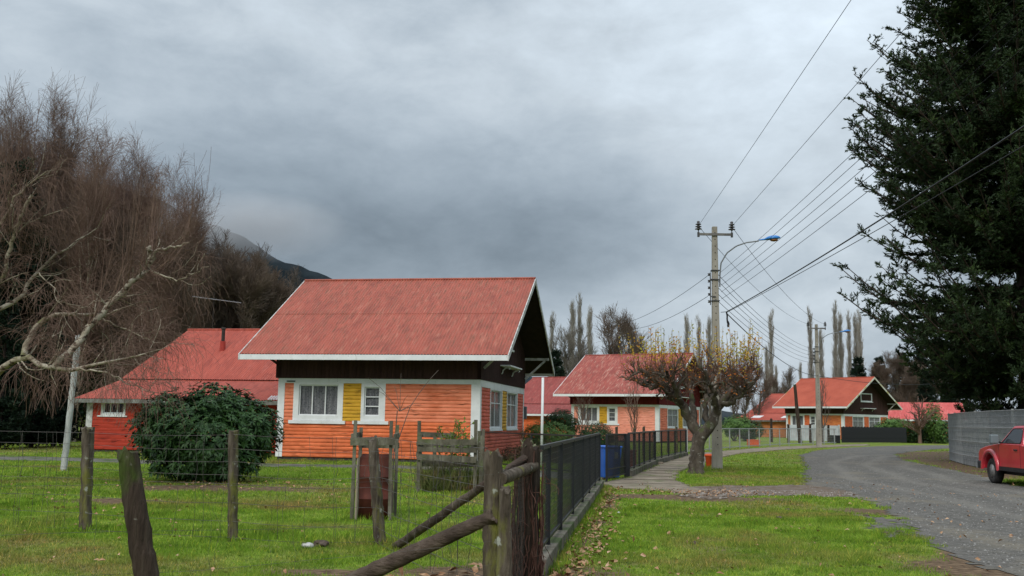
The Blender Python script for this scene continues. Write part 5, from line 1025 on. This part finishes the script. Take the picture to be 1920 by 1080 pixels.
# ---- bins and boxes
bb = M('blue_plastic', [(.018, .10, .42), (.03, .14, .52)], scale=3, rough=.4, spec=.4)
def binn(x, y, label, rz):
    t = thing('wheeled_bin', (x, y, 0), label, 'bin', None, rz)
    mb = MB(); mb.add([(-.14, -.18, .05), (.14, -.18, .05), (.14, .22, .05), (-.14, .22, .05), (-.18, -.24, .90), (.18, -.24, .90), (.18, .28, .90), (-.18, .28, .90)], [(0, 3, 2, 1), (4, 5, 6, 7), (0, 1, 5, 4), (1, 2, 6, 5), (2, 3, 7, 6), (3, 0, 4, 7)])
    bo = mb.build('body', bb, t, bevel=.02); MB().box(-.20, .20, -.27, .30, .905, .96).build('lid', bb, t, bevel=.02)
    MB().cyl((-.2, .3, .95), (.2, .3, .95), .02, None, 8).build('handle', bb, t)
    for x_ in (-.16, .16): MB().cyl((x_-.02, .24, .09), (x_+.02, .24, .09), .09, None, 14).build('wheel', blackm, t)
binn(2.84, 30.0, 'blue bin standing in the gap left of the black mesh gate', .3); binn(3.05, 30.25, 'blue bin with a pale sticker seen through the black mesh gate', .35)
o = MB().box(-.06, .06, -.003, .003, .6, .78).build('sticker', M('pale_sticker', [(.5, .55, .4)]), [c for c in bpy.data.objects if c.name == 'wheeled_bin.001'][0]); o.location = (0, -.235, 0)
orr = M('orange_red_paint', [(.55, .075, .02), (.68, .11, .03)], scale=4, rough=.5)
q = at(1329, 876); t = thing('litter_bin', (q[0], q[1], 0), 'small orange-red litter bin between the pollarded tree and the concrete pole', 'litter bin')
MB().lathe((0, 0, 0), [(.09, 0), (.10, .02), (.125, .36), (.14, .38), (.14, .42), (.12, .43)], 16).build('body', orr, t, True); MB().lathe((0, 0, .40), [(.15, 0), (.165, .01), (.165, .07), (.12, .1), (.04, .11)], 16).build('lid', orr, t, True); MB().box(-.2, -.16, -.02, .02, 0, .4).build('stake', galv, t)
for p_, py_, dp_, lb, w_, h_, m_ in ((1181, 862, 36, 'faded red box behind the black fence near the gate', .2, .7, rust), (1413, 833, 78, 'orange planter box behind the grey pipe fence', .45, .5, orr), (1566, 832, 97, 'dark bin beside the black picket fence', .42, .75, blackm)):
    q = dp(p_, py_, dp_); t = thing('planter_box' if 'planter' in lb else 'storage_box', (q[0], q[1], 0), lb, 'box'); MB().box(-w_, w_, -.25, .25, 0, h_-.06).build('body', m_, t, bevel=.02); MB().box(-w_-.02, w_+.02, -.27, .27, h_-.06, h_).build('rim', m_, t, bevel=.01)
solo(MB().box(5.88, 6.18, 41.05, 41.3, 0, .10), 'concrete_block', walk, 'pale concrete block at the foot of a black fence post on the footpath', 'block', smooth=False, bevel=.02)
stm = M('pale_stone', [(.32, .31, .29), (.5, .49, .46)], scale=8, rough=.9, bump=.6); dkm = M('dark_clod', [(.05, .035, .025), (.12, .09, .07)], scale=9, rough=.95, bump=.6)
def rock(px_, py_, r_, mat, label, group=None, sq=.6):
    q = at(px_, py_); bm = bmesh.new(); bmesh.ops.create_icosphere(bm, subdivisions=3, radius=r_)
    for v in bm.verts: n_ = float(vnoise(v.co.x*3+v.co.z*2+px_, v.co.y*3+v.co.z, r_*1.3, 3)); v.co *= .75+.5*n_; v.co.z *= sq
    me = bpy.data.meshes.new('rock'); bm.to_mesh(me); bm.free(); o = link('rock', me, mat); o.location = (q[0], q[1], r_*.2); tag(o, label, 'rock', group)
rock(577, 1026, .075, stm, 'pale stone lying on the lawn left of the crooked post'); rock(600, 1024, .11, dkm, 'brown clod of earth beside the pale stone', None, .5)
for a, b in ((1660, 1001), (1686, 999), (1624, 968), (1462, 972), (1477, 957), (1303, 1020)): rock(a, b, .055, dkm, 'small dark clod on the right-hand grass verge', 'dark clods on the verge', .5)
# ---- red pickup
red = M('red_car_paint', [(.42, .018, .030), (.50, .026, .042)], scale=1.5, rough=.32, spec=.6, layers=[((.20, .03, .03), 2.2, (1, 1, .6), .56, .8)])
try: red.node_tree.nodes['Principled BSDF'].inputs['Coat Weight'].default_value = .4
except Exception: pass
carb = M('black_trim', [(.015, .015, .016), (.03, .03, .032)], scale=5, rough=.55); tyre = M('dusty_tyre', [(.018, .017, .017), (.05, .046, .042)], scale=5, rough=.9, bump=.5, bscale=30); rim = M('steel_rim', [(.22, .21, .2), (.38, .37, .35)], scale=5, rough=.45, metal=.4)
cg = M('car_glass', [(.03, .045, .05)], rough=.06, spec=.8, alpha=.85)
car = thing('pickup_truck', (15.32, 30.75, 0), 'red pickup truck parked on the gravel at the right edge', 'pickup truck', rz=math.radians(87))
def arc(cx, cz, r_, a0_, a1_, n_): return [(cx+r_*math.cos(math.radians(a0_+(a1_-a0_)*i/n_)), cz+r_*math.sin(math.radians(a0_+(a1_-a0_)*i/n_))) for i in range(n_+1)]
prof = [(.50, .44), (.80, .40), (.87, .50), (.88, .72), (.84, .92), (.72, 1.02), (.3, 1.10), (-.2, 1.16), (-.62, 1.20), (-2.12, 1.20), (-2.14, 1.17), (-4.08, 1.17), (-4.12, .62), (-3.55, .5)]+arc(-3.05, .40, .47, 165, 15, 10)[::1]
prof = prof[:-11]+arc(-3.05, .42, .47, 170, 10, 10)+[(-2.5, .44), (-.55, .42)]+arc(0, .42, .48, 178, 2, 12)
hw = .84; vs = []; n = len(prof)
lay = [(-hw+.03, 0), (-hw, 1), (hw, 1), (hw-.03, 0)]
mb = MB(); mb.prism([(x, -hw, z) for x, z in prof], (0, 2*hw, 0)); body = mb.build('body', red, car, bevel=.06)
body.modifiers['bevel'].segments = 3; body.modifiers['bevel'].angle_limit = math.radians(25)
cab = [(-.50, 1.17, .80), (-1.20, 1.72, .62), (-1.95, 1.74, .62), (-2.12, 1.17, .80)]
mb = MB(); mb.add([(x, -w_, z) for x, z, w_ in cab]+[(x, w_, z) for x, z, w_ in cab], [(0, 1, 2, 3), (7, 6, 5, 4), (0, 4, 5, 1), (1, 5, 6, 2), (2, 6, 7, 3), (3, 7, 4, 0)]); cabo = mb.build('cab', red, car, bevel=.05)
def on(x, z): w_ = .80-.18*(z-1.17)/.55; return w_
for sg in (1, -1):
    W_ = [(-.74, 1.225), (-1.24, 1.64), (-1.88, 1.65), (-1.98, 1.225)]
    MB().add([(x, sg*(on(x, z)+.004), z) for x, z in W_], [(0, 1, 2, 3)]).build('side_window', cg, cabo)
    mb = MB(); mb.tube(resample([(x, sg*(on(x, z)+.006), z) for x, z in W_+[W_[0]]], 24).tolist(), .012, 6); mb.build('window_seal', carb, cabo)
    for cx in (0, -3.05):
        fl = MB(); fa = arc(cx, .42, .50, 0, 180, 14); fl.add([p for x, z in fa for p in ((x, sg*hw, z), (x, sg*(hw+.06), z))]+[p for x, z in arc(cx, .42, .60, 0, 180, 14) for p in ((x, sg*(hw+.06), z-.02), (x, sg*(hw-.01), z+.02))],
            [(2*i, 2*i+1, 2*i+3, 2*i+2) for i in range(14)]+[(2*i+1, 30+2*i, 32+2*i, 2*i+3) for i in range(14)]+[(30+2*i, 31+2*i, 33+2*i, 32+2*i) for i in range(14)]); fl.build('fender_flare', red, car, True)
        wh = MB(); wh.lathe((cx, sg*.70, .38), [(.20, -.12), (.33, -.12), (.375, -.09), (.385, 0), (.375, .09), (.33, .12), (.225, .12), (.21, .09)], 30, 'y'); wo_ = wh.build('wheel', tyre, car, True)
        rp_ = [(.225, .10), (.215, .06), (.15, .045), (.13, .075), (.075, .085), (.05, .11), (.02, .112)]; rb = MB(); rb.lathe((cx, sg*.70, .38), [(r_, sg*o_) for r_, o_ in rp_], 24, 'y'); rb.build('rim', rim, wo_, True)
        hb = MB()
        for i in range(8): an_ = i*math.pi/4; hb.cyl((cx+.18*math.cos(an_), sg*.752, .38+.18*math.sin(an_)), (cx+.18*math.cos(an_), sg*.762, .38+.18*math.sin(an_)), .017, None, 8)
        hb.build('rim_hole', carb, wo_)
    mm_ = MB().box(-.78, -.60, sg*(hw+.04) if sg > 0 else -hw-.27, sg*(hw+.27) if sg > 0 else -hw-.04, 1.20, 1.46); mi = mm_.build('mirror', M('mirror_grey', [(.16, .19, .2)], rough=.4) if sg > 0 else carb, car, bevel=.03)
    MB().beam((-.68, sg*.78, 1.22), (-.68, sg*(hw+.08), 1.26), .05, .05).build('mirror_arm', carb, mi)
    MB().box(-1.86, -1.66, min(sg*hw, sg*(hw+.035)), max(sg*hw, sg*(hw+.035)), 1.02, 1.06).build('door_handle', carb, car, bevel=.01)
    MB().box(-2.45, -.60, min(sg*(hw-.02), sg*(hw+.012)), max(sg*(hw-.02), sg*(hw+.012)), .42, .54).build('sill_trim', carb, car)
    mb = MB(); 
    for x in (-.62, -2.02): mb.box(x-.006, x+.006, min(sg*(hw-.01), sg*(hw+.003)), max(sg*(hw-.01), sg*(hw+.003)), .55, 1.18)
    mb.build('door_seam', carb, car)
    MB().box(.60, .892, min(sg*.50, sg*.80), max(sg*.50, sg*.80), .74, .90).build('headlight', M('headlight', [(.5, .52, .55)], rough=.1, spec=.8), car, bevel=.03)
MB().add([(x, y, z) for x, z, y in ((-.56, 1.225, -.72), (-.56, 1.225, .72), (-1.18, 1.69, .56), (-1.18, 1.69, -.56))], [(0, 1, 2, 3)]).build('windscreen', cg, cabo).location = (.03, 0, .02)
MB().box(.70, .95, -.86, .86, .42, .66).build('bumper', carb, car, bevel=.04); MB().box(-4.2, -4.08, -.8, .8, .5, .66).build('bumper', carb, car, bevel=.03)
MB().box(-3.9, .6, -.55, .55, .30, .46).build('chassis', carb, car); MB().box(-3.5, .5, -.7, .7, .44, .6).build('wheel_well', carb, car)
# ---- ground cover: grass blades, fallen leaves, pebbles
def scatter(n, y0, y1, powr=1.):
    y = y0+(y1-y0)*rng.random(n)**powr; x = y*rng.uniform(-.56, .56, n); return x, y
ALL = [ROAD, TRACK, PATCH, WALK, DRIVE]
def free(x, y, m_=0.):
    k = np.ones(len(x), bool)
    for pg in ALL:
        pg_ = np.array(pg); c = (x > pg_[:, 0].min()-1) & (x < pg_[:, 0].max()+1) & (y > pg_[:, 1].min()-1) & (y < pg_[:, 1].max()+1)
        if c.any():
            d = polydist(x[c], y[c], pg); kk = np.ones(len(x), bool); kk[c] = d+(vnoise(x[c], y[c], .3, 5)-.5)*.5 < m_; k &= kk
    return k
def blades(n, y0, y1, h, w_, powr, seed):
    x, y = scatter(n, y0, y1, powr); k = free(x, y) & (rng.random(n) > soil(x, y)*1.15); x, y = x[k], y[k]; n = len(x)
    cl = fnoise(x, y, .5, seed); hh = h*(.45+1.1*cl)*rng.uniform(.6, 1.25, n)*np.where(fnoise(x, y, 1.3, 11) > .62, 1.6, 1)*np.where(fnoise(x, y, .35, 31) > .68, 1.8, 1); d = unit(rng.normal(size=(n, 3))*[.55, .55, 0]+[0, 0, 1.])
    s = unit(np.cross(d, rng.normal(size=(n, 3)))); p = np.column_stack([x, y, np.zeros(n)]); V = np.stack([p-s*w_/2, p+s*w_/2, p+d*hh[:, None]], 1).reshape(-1, 3); return V, np.arange(3*n).reshape(n, 3)
gb = M('grass_blades', [(.125, .215, .018), (.21, .335, .034), (.31, .43, .07)], scale=1.1, detail=8, lo=.32, hi=.68, rough=.75, spec=.15, world=True, trans=.3,
       layers=[((.30, .25, .08), .45, (1, 1, 1), .48, .68), ((.07, .14, .02), 5, (1, 1, 1), .5, .72)])
def island(mt, amt, dry):
    nd = mt.node_tree.nodes; lk = mt.node_tree.links.new; b = nd['Principled BSDF']; lnk = b.inputs['Base Color'].links[0]; src = lnk.from_socket; g = nd.new('ShaderNodeNewGeometry')
    r = nd.new('ShaderNodeValToRGB'); lk(g.outputs['Random Per Island'], r.inputs[0]); e = r.color_ramp.elements; e[0].color = (.55, .6, .5, 1); e[1].color = (1.45, 1.35, 1.4, 1); e.new(.86).color = (1.1, 1.15, 1, 1); e.new(.93).color = (*dry, 1)
    mix = nd.new('ShaderNodeMix'); mix.data_type = 'RGBA'; mix.blend_type = 'MULTIPLY'; mix.inputs['Factor'].default_value = amt; lk(src, mix.inputs[6]); lk(r.outputs['Color'], mix.inputs[7]); lk(mix.outputs[2], b.inputs['Base Color'])
    for n_ in nd:
        if n_.type == 'BSDF_TRANSLUCENT': lk(mix.outputs[2], n_.inputs[0])
island(gb, .85, (2.4, 1.5, 1.6))
V, F = cat([blades(330000, 6.2, 20, .045, .009, .75, 3), blades(260000, 18, 40, .05, .017, .9, 4), blades(90000, 36, 75, .055, .035, 1, 5)])
tag(link('grass', npmesh('grass', V, F), gb), 'short green lawn grass with yellowish and bare patches', 'grass', kind='stuff')
def tufts(spots, nm, label, h, mat, n_=160):
    P = []
    for x, y, r_ in spots: P.append(np.column_stack([x+rng.normal(size=n_)*r_, y+rng.normal(size=n_)*r_, np.zeros(n_)]))
    P = np.vstack(P); m_ = len(P); V, F = leaves(P, unit(rng.normal(size=(m_, 3))*[.45, .45, .1]+[0, 0, 1]), h*rng.uniform(.4, 1.2, m_), .010); return tag(link(nm, npmesh(nm, V, F), mat), label, 'grass', kind='stuff')
sp_ = [(-6.0, 14.66, .12), (-3.67, 13.81, .12), (-1.71, 13.64, .12), (-.12, 9.2, .15), (.18, 10, .16), (-13.0, 30, .35), (6.2, 34.0, .4), (7.63, 37.5, .25), (-2.3, 17, .3)]
for t in np.linspace(0, 1, 26): sp_.append((.45+1.95*t+.02, 11.2+14.4*t, .09))
for t in np.linspace(0, 1, 22): sp_.append((-10+8.2*t, 15.9-2.2*t, .25))
tufts(sp_, 'grass_tufts', 'longer grass tufts at the feet of the posts and along the kerb', .13, gb)
# dead leaves
def deadleaves(n, fn, size, mat, nm, label):
    x, y = fn(n); n = len(x); d = unit(rng.normal(size=(n, 3))*[1, 1, .28]); V, F = leaves(np.column_stack([x, y, rng.uniform(.012, .05, n)]), d, size*rng.uniform(.5, 1.3, n), size*.62*rng.uniform(.6, 1.1, n), nrm=unit(rng.normal(size=(n, 3))*[.5, .5, 0]+[0, 0, 1]))
    V = V.reshape(-1, 4, 3); V[:, 1, 2] += rng.uniform(0, .03, n); V[:, 3, 2] += rng.uniform(0, .02, n); V[:, :, 2] = np.maximum(V[:, :, 2], .01); V = V.reshape(-1, 3); F = np.vstack([F[:, [0, 1, 2]], F[:, [0, 2, 3]]])
    return tag(link(nm, npmesh(nm, V, F), mat), label, 'leaves', kind='stuff')
dlm = M('dead_leaves', [(.16, .07, .03), (.34, .19, .10), (.50, .34, .22)], scale=9, detail=3, lo=.3, hi=.7, rough=.8, world=True)
def curbside(n):
    t = rng.random(n)**1.1; off = np.abs(rng.normal(size=n))*.22*(1.3-t*.6)+.13; return .32+1.96*t+off, 10.6+15.2*t
def corner(n):
    a_ = int(n*.72); x = np.concatenate([rng.normal(.75, .45, a_), rng.normal(-.35, .55, n-a_)]); y = np.concatenate([rng.normal(9.2, .5, a_), rng.normal(9.9, .7, n-a_)]); return x, y
def lawn(n):
    x, y = scatter(n, 9, 30, .8); k = fnoise(x, y, 1.2, 21) > .52; return x[k], y[k]
def bushf(n): return rng.normal(-7.2, 1.6, n), rng.normal(25.0, 1.0, n)
def gatef(n): return rng.normal(4.3, 1.1, n), rng.normal(24.4, .6, n)
deadleaves(620, curbside, .10, dlm, 'fallen_leaves', 'brown fallen leaves drifted against the near kerb'); deadleaves(760, corner, .14, dlm, 'fallen_leaves', 'brown curled leaves heaped around the corner posts'); deadleaves(1700, lawn, .075, dlm, 'fallen_leaves', 'scattered brown leaves over the lawns')
deadleaves(200, bushf, .09, dlm, 'fallen_leaves', 'brown leaves under the rhododendron bush'); deadleaves(350, gatef, .07, dlm, 'fallen_leaves', 'brown leaves and chips on the dirt track')
def pebbles(n, fn, r0_, r1_, mat, label):
    x, y = fn(n); n = len(x); oc = np.array([(1, 0, 0), (0, 1, 0), (-1, 0, 0), (0, -1, 0), (0, 0, 1.)]); r_ = (r0_+(r1_-r0_)*rng.random(n)**3)[:, None, None]
    V = oc[None]*r_*rng.uniform(.6, 1.3, (n, 5, 3)); a_ = rng.uniform(0, 6.28, n); c_, s_ = np.cos(a_)[:, None], np.sin(a_)[:, None]; X_ = V[:, :, 0]*c_-V[:, :, 1]*s_; Y_ = V[:, :, 0]*s_+V[:, :, 1]*c_
    V = np.stack([X_+x[:, None], Y_+y[:, None], V[:, :, 2]*.6+.008], -1).reshape(-1, 3); b_ = np.arange(n)[:, None, None]*5; F = (b_+np.array([(0, 1, 4), (1, 2, 4), (2, 3, 4), (3, 0, 4)])[None]).reshape(-1, 3)
    tag(link('pebbles', npmesh('pebbles', V, F), mat), label, 'pebbles', kind='stuff')
def onroad(n):
    x, y = scatter(n, 9, 60, 1.2); x = np.abs(x)+2; k = polydist(x, y, ROAD) > .1; return x[k], y[k]
def ontrack(n): x = rng.uniform(3.5, 9, n); y = rng.uniform(22.5, 26, n); k = polydist(x, y, TRACK) > -.1; return x[k], y[k]
peb = M('pebble_grey', [(.07, .065, .058), (.14, .132, .12), (.27, .26, .24)], scale=14, detail=2, lo=.35, hi=.65, world=True, rough=.9)
pebbles(60000, onroad, .006, .028, peb, 'loose grey stones scattered over the gravel road'); pebbles(2500, ontrack, .01, .035, M('pale_chips', [(.16, .13, .11), (.42, .38, .34)], scale=16, detail=2, world=True), 'pale stone chips on the dirt track')
for i, (a, b) in enumerate(((1160, 962), (1146, 949), (1190, 869))):
    rock(a, b, .03, M('litter_white', [(.6, .6, .6)]) if i == 0 else stm, 'scrap of white litter on the grass near the kerb' if i == 0 else 'small pale stone on the verge beside the near kerb' if i == 1 else 'pale chip of stone on the footpath')
# ------------------------------------------------------------------ low cloud over the hill top
q = dp(450, 425, 1430); bm = bmesh.new(); bmesh.ops.create_icosphere(bm, subdivisions=4, radius=1)
for v in bm.verts: v.co = Vector((v.co.x*175, v.co.y*70, v.co.z*58))*(.85+.3*float(vnoise(v.co.x*2.1, v.co.z*3+v.co.y, .7, 4)))
me = bpy.data.meshes.new('cloud'); bm.to_mesh(me); bm.free(); cm_ = bpy.data.materials.new('cloud'); cm_.use_nodes = True; n_ = cm_.node_tree; n_.nodes.remove(n_.nodes['Principled BSDF'])
pv = n_.nodes.new('ShaderNodeVolumePrincipled'); pv.inputs['Anisotropy'].default_value = -.1; pv.inputs['Color'].default_value = (.97, .98, 1, 1); tcn = n_.nodes.new('ShaderNodeTexCoord'); nz = n_.nodes.new('ShaderNodeTexNoise'); nz.inputs['Scale'].default_value = .022; nz.inputs['Detail'].default_value = 3
n_.links.new(tcn.outputs['Object'], nz.inputs['Vector']); vm = n_.nodes.new('ShaderNodeVectorMath'); vm.operation = 'MULTIPLY'; vm.inputs[1].default_value = (1/175, 1/70, 1/58); n_.links.new(tcn.outputs['Object'], vm.inputs[0])
ln = n_.nodes.new('ShaderNodeVectorMath'); ln.operation = 'LENGTH'; n_.links.new(vm.outputs[0], ln.inputs[0]); mr = n_.nodes.new('ShaderNodeMapRange'); mr.inputs['From Min'].default_value = .95; mr.inputs['From Max'].default_value = .25; mr.inputs['To Max'].default_value = .03
n_.links.new(ln.outputs['Value'], mr.inputs['Value']); m2 = n_.nodes.new('ShaderNodeMath'); m2.operation = 'MULTIPLY'; n_.links.new(mr.outputs[0], m2.inputs[0]); n_.links.new(nz.outputs['Fac'], m2.inputs[1]); n_.links.new(m2.outputs[0], pv.inputs['Density'])
n_.links.new(pv.outputs[0], n_.nodes['Material Output'].inputs['Volume']); o = link('cloud', me, cm_); o.location = q; tag(o, 'low grey cloud hiding the top of the far hill', 'cloud', kind='stuff')
